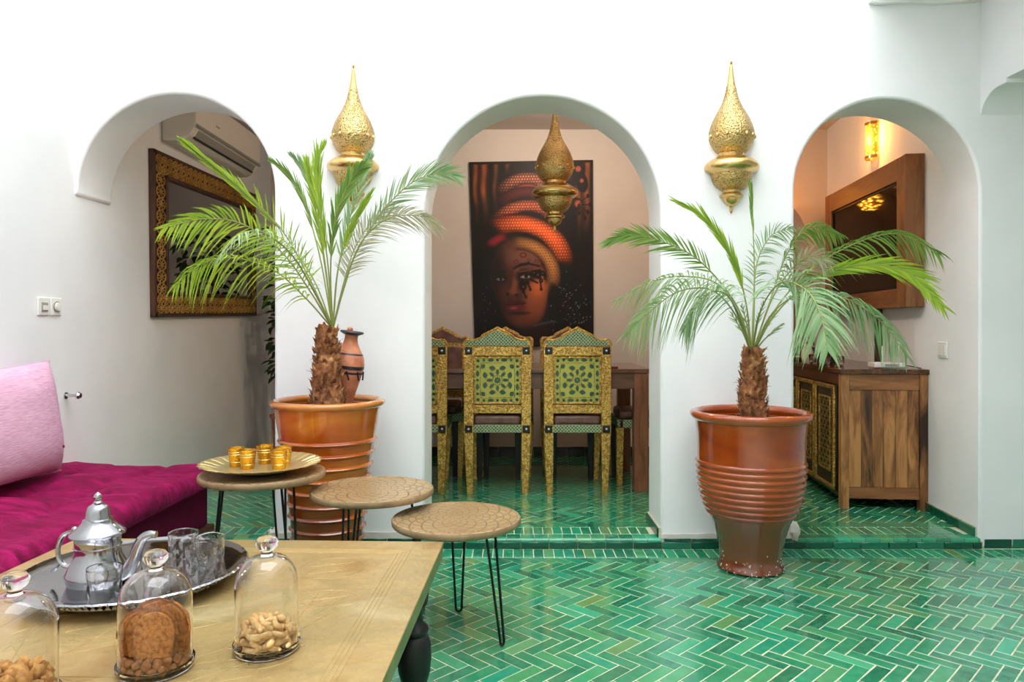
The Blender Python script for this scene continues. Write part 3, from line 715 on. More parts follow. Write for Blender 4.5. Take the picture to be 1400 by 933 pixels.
# ---------------------------------------------------------------- dining chairs
crest = [(0,1.047),(.030,1.029),(.055,1.018),(.081,1.004),(.097,.995),(.104,.982),(.132,.972),(.155,.966),(.175,.970),(.192,.969),(.206,.957),(.210,.93)]
def make_chair(label, group):
    t = thing('dining_chair', label, 'chair', (0,0,STEP), 0, group)
    for s in (-1, 1):
        MB().frus((s*.172,.03,0),(.038,.04),(s*.180,.026,.385),(.060,.045)).build('rear_leg', gold_m, t, bevel=.003)
        MB().box(s*.180-.031, s*.180+.031, 0, .048, .385, .93).build('stile', gold_m, t, bevel=.003)
        for zz in (.900, .411):
            bk = MB().box(s*.180-.023, s*.180+.023, -.006, .002, zz-.023, zz+.023).build('corner_block', black_m, t, bevel=.002)
            MB().ball((s*.180, -.008, zz), .009, 10, sc=(1,.7,1)).build('stud', stud_m, bk)
        MB().frus((s*.165,.46,0),(.034,.04),(s*.178,.46,.385),(.05,.05)).build('front_leg', gold_m, t, bevel=.003)
        MB().frus((s*.130,.455,.0),(.032,.036),(s*.130,.455,.385),(.045,.045)).build('leg_lining', black_m, t, bevel=.002)
        MB().box(s*.19-.012, s*.19+.012, .05, .44, .385, .437).build('side_rail', carve_m, t, bevel=.003)
    # crest: carved face with gold edge moulding
    full = [(-x, z) for x, z in reversed(crest)] + crest[1:]
    inner = [(x*.93, .935+(z-.935)*.84) for x, z in full]
    MB().prism(list(reversed(full)), .004, .055).build('crest', gold_m, t, bevel=.002)
    MB().prism(list(reversed([(inner[0][0], .932)]+inner[1:-1]+[(inner[-1][0], .932)])), -.002, .01).build('crest_carving', carve_m, t)
    MB().prism(list(reversed([(inner[0][0], .932)]+inner[1:-1]+[(inner[-1][0], .932)])), .054, .060).build('crest_lining', leather_m, t)
    e = [Vector((x, .002, z)) for x, z in full]; MB().tube(e, .006, 6).build('crest_moulding', gold_m, t)
    MB().box(-.150, .150, .001, .045, .868, .928).build('top_rail', gold_m, t, bevel=.003)
    MB().box(-.150, .150, .001, .045, .508, .562).build('lower_rail', gold_m, t, bevel=.003)
    MB().box(-.150, .150, .001, .03, .387, .437).build('seat_rail', carve_m, t, bevel=.003)
    MB().box(-.19, .19, .455, .478, .387, .437).build('front_rail', carve_m, t, bevel=.003)
    z0, z1 = .566, .864; MB().box(-.149, .149, .018, .04, z0, z1).build('back_panel', chart_m, t)
    mb = MB()
    for (a, b, c, d) in ((-.149,-.138,z0,z1),(.138,.149,z0,z1),(-.138,.138,z1-.011,z1),(-.138,.138,z0,z0+.014)): mb.box(a, b, .006, .022, c, d)
    mb.build('panel_moulding', gold_m, t, bevel=.003)
    # rosette inlay
    mb = MB(); cz = (z0+z1)/2
    def petal(x, z, ang, L, W):
        L *= 1.12; W *= 1.4
        o = [(-L,0),(-L*.45,W*.8),(0,W),(L*.55,W*.7),(L,0),(L*.55,-W*.7),(0,-W),(-L*.45,-W*.8)]
        ca, sa = math.cos(ang), math.sin(ang)
        mb.prism([(x+a*ca-b*sa, z+a*sa+b*ca) for a, b in o], .0145, .019)
    for k in range(8):
        a = k*PI/4; petal(.013*math.cos(a), cz+.013*math.sin(a), a, .009, .0035)
        petal(.050*math.cos(a), cz+.050*math.sin(a), a, .017, .0075); a += PI/8
        petal(.085*math.cos(a), cz+.083*math.sin(a), a+PI/2+.5*(1 if k % 2 else -1), .019, .010)
    for k in range(4):
        a = PI/4+k*PI/2; petal(.117*math.cos(a)*1.15*.95, cz+.117*math.sin(a)*1.12*.93, a, .013, .012)
    for s in (-1, 1):
        for q in (-.085, -.04, 0, .04, .085):
            if abs(q) in (.085, 0):
                for k in range(3): petal(q, cz+s*.126, k*PI/3, .011, .003); petal(s*.125, cz+q, k*PI/3, .011, .003)
            else: petal(q*1.05, cz+s*.126, 0, .020, .0075); petal(s*.125, cz+q*1.05, PI/2, .020, .0075)
        for r_ in (-1, 1):
            for k in range(3): petal(s*.122, cz+r_*.122, k*PI/3+.4, .012, .004)
    ob = mb.build('rosette_inlay', inlay_m, t, smooth=False); ob['kind'] = 'stuff'
    mb = MB()
    for rr in (.031, .068): mb.tube([(rr*math.cos(a), .0165, cz+rr*math.sin(a)) for a in [2*PI*i/24 for i in range(25)]], .0022, 5, cap=False)
    sq = .108; mb.tube([(-sq,.0165,cz-sq),(sq,.0165,cz-sq),(sq,.0165,cz+sq),(-sq,.0165,cz+sq),(-sq,.0165,cz-sq)], .003, 5)
    mb.build('rosette_ribs', gold_m, t)
    # leather pad on the inside of the back, and the seat
    MB().box(-.148, .148, .046, .066, .575, .90).build('back_pad', leather_m, t, bevel=.008)
    MB().box(-.145, .145, .012, .462, .432, .497).build('seat', leather_m, t, bevel=.022, seg=4)
    return t
G = 'gilded dining chairs around the table'
ch = make_chair('gilded chair at the near side, left of the two seen whole', G); ch.location = (-.100, 4.565, STEP)
dup(ch, (.400, 4.565, STEP), 0, 'gilded chair at the near side, right of the two seen whole')
dup(ch, (-.626, 4.565, STEP), 0, 'gilded chair cut off by the left edge of the middle arch')
dup(ch, (-.540, 5.60, STEP), PI, 'gilded chair across the table seen between the two left chair backs')
dup(ch, (-.060, 5.60, STEP), PI, 'gilded chair across the table hidden behind the left whole chair')
dup(ch, (.415, 5.60, STEP), PI, 'gilded chair across the table peeping behind the right whole chair')
dup(ch, (1.16, 5.00, STEP), PI/2, 'gilded chair at the right end of the table, behind its leg')

# dining table
dtb = thing('dining_table', 'long brown wooden dining table behind the gilded chairs', 'table', (0, 0, STEP))
MB().box(-1.24, .875, 4.635, 5.45, .755, .782).build('tabletop', table_top_m, dtb, bevel=.003)
MB().box(-1.2, .85, 4.65, 4.675, .655, .754).build('apron', table_woodx_m, dtb, bevel=.002); MB().box(-1.2, .85, 5.41, 5.435, .655, .754).build('apron', table_woodx_m, dtb, bevel=.002)
for x in (-1.18, .812):
    MB().box(x-.045 if x < 0 else x-.045, x+.045, 4.64, 4.73, 0, .752).build('leg', table_wood_m, dtb, bevel=.004)
    MB().box(x-.045, x+.045, 5.35, 5.44, 0, .752).build('leg', table_wood_m, dtb, bevel=.004)
t = thing('lighter', 'small dark red lighter on the right end of the dining table', 'lighter', (.655, 4.72, STEP+.782))
MB().box(-.02, .02, -.006, .006, 0, .012).build('body', rs, t, bevel=.002); MB().box(-.028, -.02, -.005, .005, .001, .011).build('cap', darkmetal_m, t, bevel=.001)

# ---------------------------------------------------------------- sideboard
sb = thing('sideboard', 'walnut sideboard with gilded carved doors under the television', 'cabinet', (1.888, 4.215, STEP), -RA)
SW, SD, SH = .478, 1.62, .806   # local x 0..SW (to the wall), y 0..SD (into the room)
MB().box(-.012, SW+.005, -.012, SD, SH-.028, SH).build('top', walnuty_m, sb, bevel=.003)
for (x, y) in ((0, 0), (SW-.045, 0), (0, SD-.05), (SW-.045, SD-.05)):
    MB().box(x, x+.045, y, y+.045, 0, SH-.029).build('leg', walnut_m, sb, bevel=.002)
MB().box(.046, SW-.046, .004, .03, SH-.12, SH-.03).build('side_rail', walnutx_m, sb, bevel=.002)
MB().box(.046, SW-.046, .004, .03, .06, .125).build('side_rail', walnutx_m, sb, bevel=.002)
xs = [.046, .115, .175, .235, .305, .37, SW-.046]
for a, b in zip(xs, xs[1:]):
    MB().box(a+.0006, b-.0006, .010, .028, .126, SH-.121).build('side_plank', walnut_m, sb, bevel=.0015)
MB().box(.012, SW-.01, .04, SD-.01, .07, SH-.03).build('carcass', darkwood_m, sb)
MB().box(.002, .02, .046, SD-.05, SH-.095, SH-.03).build('front_rail', walnuty_m, sb, bevel=.002)
MB().box(.002, .02, .046, SD-.05, .06, .085).build('front_rail', darkgreenwood_m, sb, bevel=.002)
ysd = [(.075, .44), (.455, .82), (.835, 1.20), (1.215, 1.56)]
for (a, b) in ysd:
    d = MB().box(-.004, .012, a, b, .09, SH-.10).build('door', darkgreenwood_m, sb, bevel=.003)
    fr = MB()
    for (p, q, r_, s_) in ((a, a+.028, .09, SH-.10), (b-.028, b, .09, SH-.10), (a, b, .09, .115), (a, b, SH-.125, SH-.10)): fr.box(-.020, -.004, p, q, r_, s_)
    fr.build('gilt_moulding', gold_m, d, bevel=.006, seg=3)
    p0, p1, q0, q1 = a+.075, b-.075, .185, SH-.175; fr = MB()
    for (p, q, r_, s_) in ((p0, p0+.012, q0, q1), (p1-.012, p1, q0, q1), (p0, p1, q0, q0+.012), (p0, p1, q1-.012, q1)): fr.box(-.016, -.004, p, q, r_, s_)
    fr.build('inner_moulding', gold_m, d, bevel=.003)
    MB().box(-.006, -.002, p0, p1, q0, q1).build('carved_panel', wbk, d)
    mb = MB(); nx, nz = 3, 7; dx = (p1-p0-.03)/nx; dz = (q1-q0-.03)/nz
    for i in range(nx):
        for j in range(nz):
            cy, cz = p0+.015+(i+.5)*dx, q0+.015+(j+.5)*dz
            for k in range(8):
                an = k*PI/4; x1, z1 = cy+dx*.52*math.cos(an), cz+dz*.52*math.sin(an); x2, z2 = cy+dx*.3*math.cos(an+PI/8), cz+dz*.3*math.sin(an+PI/8); x3, z3 = cy+dx*.3*math.cos(an-PI/8), cz+dz*.3*math.sin(an-PI/8)
                mb.tube([(-.009, x1, z1), (-.009, x2, z2)], .004, 4, cap=False); mb.tube([(-.009, x1, z1), (-.009, x3, z3)], .004, 4, cap=False)
    mb.build('fretwork', door_fret_m, d)['kind'] = 'stuff'

def sbp(lx, ly, z=SH): # sideboard local to world
    v = Matrix.Rotation(-RA, 4, 'Z') @ Vector((lx, ly, 0)); return (1.888+v.x, 4.215+v.y, STEP+z)
# tumblers on the sideboard
def tumbler_mb(r0, r1, h, wall=.002, base=.008, flutes=0):
    pr = [(1e-5, 0), (r0*.92, 0), (r0, .003), (r1, h-.001), (r1-wall*.5, h), (r1-wall, h-.001), (r0-wall, base+.002), (r0*.6, base), (1e-5, base)]
    return pr
GS = 'small tea glasses on the sideboard'
def small_glass(loc, label):
    t = thing('tea_glass', label, 'glass', loc, 0, GS)
    MB().lathe(tumbler_mb(.024, .031, .062, .0018, .008), 28).build('bowl', glass_m, t, ang=60)
    MB().lathe([(1e-5, .0), (.018, .0), (.018, .004), (1e-5, .004)], 16, M=Matrix.Translation((0,0,.0082))).build('tea_dregs', rs, t)
small_glass(sbp(.10, .33), 'small tea glass on the sideboard, nearest of three to the white router')
small_glass(sbp(.07, .50), 'small tea glass on the sideboard, middle of three')
small_glass(sbp(.03, .62), 'small tea glass on the sideboard, nearest to the cream jug')
# cream jug, bottle, pots
t = thing('cream_jug', 'small cream ceramic jug on the sideboard left of the glasses', 'jug', sbp(.045, .80))
MB().lathe([(1e-5,0),(.028,0),(.036,.012),(.042,.04),(.038,.075),(.026,.105),(.024,.118),(.030,.13),(.027,.13),(.021,.118),(.02,.02),(1e-5,.02)], 28).build('body', ceram_m, t)
MB().tube(catmull([(.024,0,.11),(.056,0,.105),(.062,0,.07),(.04,0,.04)], 6), .005, 8).build('handle', ceram_m, t)
t = thing('dark_stand', 'black tapering stand behind the cream jug on the sideboard', 'stand', sbp(.16, .80))
MB().prism([(-.055,0),(.05,0),(.03,.19),(-.005,.19)], -.05, .05).build('body', black_m, t, bevel=.004); MB().box(-.058,.055,-.055,.055,0,.012).build('foot', black_m, t, bevel=.003)
t = thing('kettle', 'dark metal kettle on the sideboard beside the pier', 'kettle', sbp(.12, 1.10))
MB().lathe([(1e-5,0),(.06,0),(.075,.015),(.078,.05),(.06,.09),(.035,.105),(.03,.11),(.012,.115),(.014,.13),(1e-5,.135)], 28).build('body', darkmetal_m, t)
MB().tube(catmull([(-.06,0,.085),(-.05,0,.15),(0,0,.17),(.05,0,.15),(.06,0,.085)], 6), .005, 8).build('handle', black_m, t)
MB().tube(catmull([(.07,0,.05),(.1,0,.08),(.12,0,.11)], 6), .011, 8).build('spout', darkmetal_m, t)
t = thing('coffee_pot', 'small brown pot with band beside the kettle', 'pot', sbp(.03, .96))
MB().lathe([(1e-5,0),(.038,0),(.044,.01),(.040,.06),(.034,.085),(.038,.092),(.034,.092),(.03,.085),(.03,.01),(1e-5,.01)], 24).build('body', darkwood_m, t)
MB().lathe([(.0435,.03),(.0445,.03),(.0435,.042),(.0425,.042)], 24).build('band', plain_brass_m, t)
t = thing('serving_tray', 'low dark tray on the sideboard beyond the kettle', 'tray', sbp(.14, 1.36))
MB().box(-.12,.12,-.13,.13,0,.012).build('base', black_m, t, bevel=.003); MB().box(-.12,-.11,-.13,.13,.01,.035).box(.11,.12,-.13,.13,.01,.035).box(-.12,.12,-.13,-.12,.01,.035).box(-.12,.12,.12,.13,.01,.035).build('rim', darkwood_m, t, bevel=.002)
# router
t = thing('router', 'white internet router with two upright antennas on the sideboard', 'router', sbp(.305, .14), -RA)
MB().box(-.088, .088, -.055, .055, .004, .034).build('body', wp, t, bevel=.006); MB().box(-.03, .05, -.0565, -.054, .012, .026).build('label_plate', gp, t)
for s, hgt in ((-.012, .13), (.078, .175)):
    mb = MB(); mb.frus((s, .03, .02), (.018 if s > 0 else .009, .008), (s, .03, hgt), (.018 if s > 0 else .006, .006)); mb.build('antenna', wp, t, bevel=.002)
t2 = tag(MB().tube(catmull([(sbp(.39,.16)[0], sbp(.39,.16)[1], STEP+SH+.02), sbp(.43,.10,SH+.012), sbp(.462,.05,SH+.003)], 8), .003, 6).build('power_cable', darkmetal_m), 'short black cable beside the white router', 'cable')
# cable pole below the television
x, y = onwall(4.83, .022)
t = thing('cable_cover', 'dark vertical cable cover between television and sideboard', 'cable cover', (x, y, STEP+SH), -RA)
MB().box(-.018, .02, -.022, .022, 0, .40).build('channel', darkwood_m, t, bevel=.003); MB().box(-.020, -.017, -.006, .006, .0, .40).build('slot', black_m, t)

# television in thick wood frame
x, y = onwall(4.21, 0.0)
tv = thing('television', 'wall television in a thick brown wooden frame', 'television', (x, y, 1.215), -RA)
TLn, TH, TD, TF = 1.43, .885, .108, .125
MB().box(-TD, -.002, 0, TF, 0, TH).build('frame_stile', teak_m, tv, bevel=.003); MB().box(-TD, -.002, TLn-TF, TLn, 0, TH).build('frame_stile', teak_m, tv, bevel=.003)
MB().box(-TD+.001, -.002, TF, TLn-TF, TH-.135, TH-.0005).build('frame_rail', teaky_m, tv, bevel=.003); MB().box(-TD+.001, -.002, TF, TLn-TF, .0005, .11).build('frame_rail', teaky_m, tv, bevel=.003)
mb = MB()
for (a, b, c, d) in ((TF, TF+.014, .11, TH-.135), (TLn-TF-.014, TLn-TF, .11, TH-.135), (TF, TLn-TF, .11, .126), (TF, TLn-TF, TH-.149, TH-.135)): mb.box(-.094, -.07, a, b, c, d)
mb.build('bezel', black_m, tv); MB().box(-.088, -.07, TF+.014, TLn-TF-.014, .126, TH-.149).build('screen', tv_m, tv, smooth=False)

# sconce (lit) and hidden-corner lamp
x, y = onwall(4.93, .004)
sc = thing('wall_sconce', 'lit half-cylinder pierced metal sconce above the television', 'lamp', (x, y, 2.235), -RA-PI/2)
MB().lathe([(.058, 0), (.06, .002), (.06, .235), (.058, .237)], 24, PI, 2*PI).build('pierced_shade', glow_m, sc)
MB().lathe([(.062, -.004), (.064, -.004), (.064, .016), (.062, .016)], 24, PI, 2*PI).build('lower_band', plain_brass_m, sc); MB().lathe([(.062, .221), (.064, .221), (.064, .241), (.062, .241)], 24, PI, 2*PI).build('upper_band', plain_brass_m, sc)
MB().ball((0, -.028, .12), .018, 12).build('bulb', bulb_m, sc)
lamp('sconce_light', 'POINT', (x-.10, y-.02, 2.36), 5.5, (1, .42, .09), .05)
hl = thing('hanging_lamp', 'lit pierced brass lamp by the far wall, mirrored in the television', 'lamp', (2.10, 5.74, 2.0))
MB().lathe([(1e-5,0),(.05,.01),(.085,.05),(.09,.09),(.06,.14),(.02,.17),(.008,.19),(.006,.20)], 28).build('shade', glow2_m, hl); MB().lathe([(.006,.199),(.006,CEIL-2.0)], 8).build('rod', plain_brass_m, hl)
# added ceiling lamp, unseen above the arch heads, to brighten the dining room
for nm, lb, loc, pw_ in (('fill_lamp', 'unseen round lamp added over the dining table to brighten the room', (.30, 4.85, CEIL), 21),):
    t = thing(nm, lb, 'lamp', loc); MB().lathe([(.13, 0), (.14, -.004), (.13, -.018), (1e-5, -.02)], 28).build('diffuser', dim_m, t); MB().lathe([(.14, 0), (.155, 0), (.15, -.014), (.138, -.014)], 28).build('ring', plain_brass_m, t)
    lamp('fill_lamp_light', 'POINT', (loc[0], loc[1], loc[2]-.12), pw_, (1, .83, .67), .1)

# ---------------------------------------------------------------- potted palms
def pot(t, prof, mat, rim_prof, ribs, rib_r, mat_rim, fol):
    MB().lathe(prof, 72).build('pot', mat, t, ang=60)
    MB().lathe(rim_prof, 72).build('rim', mat_rim, t, ang=80)
    for z, r_ in ribs:
        MB().lathe([(r_-.004, z-.013), (r_+.004, z-.008), (r_+rib_r, z), (r_+.004, z+.008), (r_-.004, z+.013)], 72, rf=lambda r, zz, a: r).build('rib', mat, t, ang=70)
def interp(prof, z):
    for (r0, z0), (r1, z1) in zip(prof, prof[1:]):
        if z0 <= z <= z1 and z1 > z0: return r0+(r1-r0)*(z-z0)/(z1-z0)
    return prof[-1][0]
def trunk(t, base, top, r0, r1, seed, bulge=0):
    rr = random.Random(seed); b = Vector(base); d = Vector(top)-b; n = 14
    pts = [b+d*i/n+Vector((.006*math.sin(i*.9), .006*math.cos(i*1.3), 0)) for i in range(n+1)]
    rad = [r0+(r1-r0)*i/n+bulge*math.sin(PI*i/n) for i in range(n+1)]
    MB().tube(pts, rad, 16).build('trunk', bark_m, t)
    mb = MB(); L = d.length
    for k in range(210):
        s = rr.random(); a = k*2.399; c = b+d*s; r_ = r0+(r1-r0)*s+bulge*math.sin(PI*s)
        o = Vector((math.cos(a), math.sin(a), 0)); sd = Vector((-math.sin(a), math.cos(a), 0))
        p = c+o*(r_-.004); ln = rr.uniform(.018, .034); wd = rr.uniform(.008, .014); dr = (o*rr.uniform(.35,.9)+Vector((0,0,1))*rr.uniform(.3, 1)).normalized(); th = rr.uniform(.003,.006)
        e = p+dr*ln; mb.add([p-sd*wd, p+sd*wd, e+sd*wd*.35, e-sd*wd*.35, p-sd*wd-dr.cross(sd)*th*2, p+sd*wd-dr.cross(sd)*th*2], [(0,1,2,3),(4,5,2,3),(0,4,3),(1,5,2)])
    mb.build('leaf_bases', bark_m, t, smooth=False)['kind'] = 'stuff'
    mb = MB()
    for k in range(60):
        a = rr.uniform(0, 2*PI); s = rr.random()**1.5; c = b+d*s; o = Vector((math.cos(a), math.sin(a), rr.uniform(-.6,.7))).normalized(); r_ = r0+(r1-r0)*s
        p = c+o*r_*.9; q = p+o*rr.uniform(.02,.045); mb.tube([p, (p+q)/2+Vector((0,0,.004)), q+Vector((0,0,rr.uniform(-.015,.01)))], [.0016,.0013,.0006], 4)
    mb.build('fibres', bark_m, t)['kind'] = 'stuff'
YMAX = 3.60
def frond(t, pts, mat, L=.15, n=26, t0=.25, ang=50, tw=.5, droop=.25, width=.006, r0=.0036, seed=1, ang_tip=None, tipL=.35, up=0.0, origin=None, one=0, lab=None):
    rr = random.Random(seed); og = origin; width *= .8; n = int(n*1.2)
    cv = catmull(pts, 10); k = len(cv)
    mb = MB(); rad = [r0*(1-.8*i/(k-1))+.0006 for i in range(k)]
    mb.tube([p-og for p in cv], rad, 6, mat=1)
    view = Vector((0, 1, 0)); Z = Vector((0, 0, 1))
    for side in (-1, 1):
        if one and side != one: continue
        for i in range(n):
            u = (i+rr.uniform(.1,.9))/n; s = t0+(1-t0)*u; fi = s*(k-1); a = min(int(fi), k-2); fr_ = fi-a
            p = cv[a].lerp(cv[a+1], fr_); T = (cv[min(a+2,k-1)]-cv[max(a-1,0)]).normalized()
            S1 = T.cross(view); S1 = S1.normalized() if S1.length > .05 else Vector((1,0,0))
            S2 = T.cross(Z); S2 = S2.normalized() if S2.length > .05 else Vector((0,1,0))
            if S1.z < 0: S1 = -S1
            if S2.y > 0: S2 = -S2
            S = (S1*math.sin(tw*PI/2)*1.0+S2*math.cos(tw*PI/2)).normalized()*side
            am = math.radians(ang if ang_tip is None else ang+(ang_tip-ang)*u)*rr.uniform(.82, 1.15)
            am *= (1-.45*u**3)
            d = (T*math.cos(am)+S*math.sin(am)+Z*up+Vector((rr.uniform(-.07,.07), rr.uniform(-.07,.07), rr.uniform(-.07,.07)))).normalized()
            ln = L*(.45+.55*math.sin(PI*min(1, u*.9+.18)))*rr.uniform(.82,1.12)
            if u > .75: ln *= 1-(u-.75)*(1-tipL)*2.2
            wv_ = (T-d*T.dot(d)); wv_ = wv_.normalized() if wv_.length > .05 else S.cross(d).normalized()
            wv_ = (wv_*.8+Vector((rr.uniform(-.4,.4), rr.uniform(-.3,.3), rr.uniform(-.4,.4)))).normalized()
            base = len(mb.v); vs_ = []; pw_ = [.5, 1, .85, .5, 0]
            for q in range(5):
                f_ = q/4; c = p+d*ln*f_-Z*droop*ln*f_*f_*1.2
                wq = width*pw_[q]
                vs_ += [c-wv_*wq, c+wv_*wq] if q < 4 else [c]
            for vv_ in vs_:
                if vv_.y > YMAX: vv_.y = YMAX
            mb.add([v-og for v in vs_], [(0,1,3,2),(2,3,5,4),(4,5,7,6),(6,7,8)], 0)
    o = mb.build('frond', [mat, stem_m], t, ang=80)
    if lab: o['label'] = lab
    return o

# left palm
PL = Vector((-.837, 3.30, 0))
lpot = [(1e-5,0),(.135,0),(.146,.012),(.142,.03),(.150,.10),(.160,.20),(.172,.32),(.185,.44),(.200,.54),(.214,.62),(.224,.68),(.230,.72),(.236,.745)]
tl = thing('potted_palm', 'potted palm in ochre-rimmed amber glazed pot behind the round tables', 'potted plant', PL)
sc_ = 1.0
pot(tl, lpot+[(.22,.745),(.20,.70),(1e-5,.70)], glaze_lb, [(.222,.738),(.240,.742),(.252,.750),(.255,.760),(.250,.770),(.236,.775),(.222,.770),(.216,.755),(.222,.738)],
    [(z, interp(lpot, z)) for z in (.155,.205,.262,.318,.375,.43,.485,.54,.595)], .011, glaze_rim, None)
MB().lathe([(1e-5, .712), (.12, .716), (.21, .71), (.21, .69)], 40, rf=lambda r, z, a: r).build('soil', soil_m, tl)
trunk(tl, (.005, -.02, .70), (.0, -.02, 1.10), .072, .040, 2, .004)
cr = P(455, 446, 3.28)
def FR(par, org, lst, mat, **kw):
    frond(par, [P(*q) for q in lst], mat, origin=org, **kw)
c0 = (455, 450, 3.28)
FR(tl, PL, [c0, (420,375,3.22), (383,312,3.15), (320,250,3.05), (256,197,2.98)], leaf_bright, L=.13, n=20, t0=.22, ang=60, ang_tip=5, tw=.9, droop=.12, width=.0045, seed=21, tipL=1, one=1)
FR(tl, PL, [(383,312,3.15), (330,260,3.07), (285,222,3.02), (254,196,2.98)], leaf_bright, L=.16, n=30, t0=.0, ang=5, ang_tip=4, tw=.8, droop=.02, width=.0065, r0=.006, seed=22, tipL=.5)
FR(tl, PL, [c0, (425,400,3.18), (385,345,3.05), (330,306,2.95), (275,300,2.88), (224,312,2.82)], leaf_bright, L=.17, n=34, t0=.22, ang=52, tw=.75, droop=.35, width=.0055, seed=3)
FR(tl, PL, [c0, (420,410,3.2), (375,370,3.1), (320,353,3.0), (275,362,2.95), (238,392,2.92)], leaf_bright, L=.155, n=34, t0=.2, ang=50, tw=.55, droop=.75, width=.005, seed=4)
FR(tl, PL, [c0, (430,400,3.1), (400,350,2.85), (360,318,2.65), (325,322,2.5), (300,350,2.42)], leaf_pale, L=.14, n=24, t0=.2, ang=48, tw=.3, droop=.5, width=.0045, seed=5)
FR(tl, PL, [c0, (430,385,3.3), (395,335,3.35), (368,322,3.38), (330,335,3.4)], leaf_mid, L=.14, n=24, t0=.3, ang=55, tw=.7, droop=.35, width=.004, seed=6)
FR(tl, PL, [c0, (437,350,3.3), (415,275,3.3), (392,238,3.28), (374,222,3.27)], leaf_mid, L=.11, n=22, t0=.35, ang=14, ang_tip=8, tw=.7, droop=.02, width=.005, seed=7, tipL=.8)
FR(tl, PL, [c0, (443,350,3.32), (428,270,3.33), (414,232,3.33), (400,214,3.33)], leaf_teal, L=.10, n=20, t0=.45, ang=16, ang_tip=10, tw=.7, droop=.03, width=.005, seed=8, tipL=.8)
FR(tl, PL, [c0, (445,370,3.25), (432,290,3.22), (423,240,3.2), (420,225,3.2)], leaf_bright, L=.12, n=24, t0=.3, ang=13, ang_tip=9, tw=.7, droop=.0, width=.006, seed=9, tipL=.7)
FR(tl, PL, [c0, (448,360,3.2), (437,280,3.15), (434,225,3.12), (440,204,3.12)], leaf_bright, L=.13, n=26, t0=.3, ang=12, ang_tip=10, tw=.7, droop=.0, width=.006, seed=10, tipL=.7)
FR(tl, PL, [c0, (452,370,3.2), (458,300,3.12), (478,250,3.08), (497,226,3.05)], leaf_mid, L=.13, n=26, t0=.3, ang=10, ang_tip=30, tw=.8, droop=.1, width=.006, seed=11, tipL=1)
FR(tl, PL, [c0, (462,370,3.3), (478,300,3.32), (496,240,3.33), (506,212,3.33)], leaf_teal, L=.12, n=26, t0=.3, ang=24, ang_tip=12, tw=.8, droop=.05, width=.005, seed=12)
FR(tl, PL, [c0, (461,375,3.22), (475,325,3.2), (492,290,3.18), (506,266,3.17)], leaf_bright, L=.10, n=20, t0=.4, ang=10, ang_tip=6, tw=.8, droop=.0, width=.006, seed=13, tipL=.8)
FR(tl, PL, [c0, (476,370,3.25), (515,300,3.2), (560,252,3.15), (600,237,3.1), (622,240,3.08)], leaf_teal, L=.15, n=34, t0=.35, ang=30, ang_tip=22, tw=.85, droop=.15, width=.0045, seed=14, tipL=1)
FR(tl, PL, [c0, (470,395,3.2), (492,335,3.12), (528,300,3.05), (570,295,3.0), (598,308,2.96)], leaf_dry, L=.14, n=40, t0=.25, ang=42, ang_tip=32, tw=.7, droop=.25, width=.0035, seed=15, tipL=1)
FR(tl, PL, [c0, (468,395,3.3), (485,340,3.3), (512,300,3.3), (540,285,3.3)], leaf_dry, L=.13, n=28, t0=.3, ang=45, ang_tip=25, tw=.85, droop=.2, width=.003, seed=16, tipL=1)
# vase standing in the left pot
vz = thing('vase', 'terracotta vase with dark painted bands standing behind the left palm trunk', 'vase', (-.797, 3.41, .715)); vz.rotation_euler = (0, math.radians(7), 0)
vp = [(1e-5,0),(.034,0),(.038,.01),(.050,.08),(.064,.14),(.073,.19),(.075,.215),(.068,.25),(.050,.28),(.034,.31),(.029,.335),(.031,.35)]
MB().lathe(vp, 36).build('body', terra_m, vz)
for z, h in ((.20, .008), (.175, .005), (.262, .004)):
    MB().lathe([(interp(vp, z-h)+.0012, z-h), (interp(vp, z)+.0016, z), (interp(vp, z+h)+.0012, z+h)], 36).build('painted_band', vb, vz)
MB().lathe([(.030,.348),(.050,.357),(.056,.362),(.052,.368),(.034,.366),(.027,.352)], 36).build('lip', vb, vz)
MB().ball((-.01, 0, .372), .014, 12).build('stopper', terra_m, vz)
mb = MB()
for k in range(9):
    a = k*2*PI/9; mb.tube([(.0745*math.cos(a+q*.1)*1.0+0, .0745*math.sin(a+q*.1), .185-q*.02) for q in range(3)], .004, 5)
mb.build('painted_strokes', vb, vz)

# right palm
PR = Vector((1.082, 3.34, 0))
rpot = [(1e-5,0),(.136,0),(.147,.008),(.144,.022),(.134,.034),(.138,.08),(.152,.15),(.172,.215),(.192,.255),(.212,.30),(.227,.36),(.235,.42),(.238,.48),(.238,.55),(.240,.62),(.246,.675)]
tr = thing('potted_palm', 'potted palm in chestnut glazed pot standing between middle and right arches', 'potted plant', PR)
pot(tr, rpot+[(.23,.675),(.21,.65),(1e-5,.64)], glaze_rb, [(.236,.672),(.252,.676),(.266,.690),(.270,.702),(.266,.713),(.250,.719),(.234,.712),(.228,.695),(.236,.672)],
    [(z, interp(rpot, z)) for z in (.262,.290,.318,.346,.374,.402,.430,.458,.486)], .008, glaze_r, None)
MB().lathe([(1e-5, .668), (.12, .672), (.22, .664), (.22, .64)], 40).build('soil', soil_m, tr)
mb = MB(); rr = random.Random(5)
for k in range(60):
    a = rr.uniform(PI*1.05, PI*2.05); z = abs(rr.gauss(0, .035))+.004; r_ = interp(rpot, min(z, .6)) + .0005
    if z < .03: r_ = interp(rpot, z)+.0008
    mb.ball((r_*math.cos(a), r_*math.sin(a), z), rr.uniform(.0012,.0035), 6, sc=(1,.5,1.3))
mb.build('lime_flakes', st, tr)['kind'] = 'stuff'
trunk(tr, (.005, -.02, .65), (.005, -.02, 1.00), .058, .042, 6, .004)
c1 = (1028, 486, 3.32)
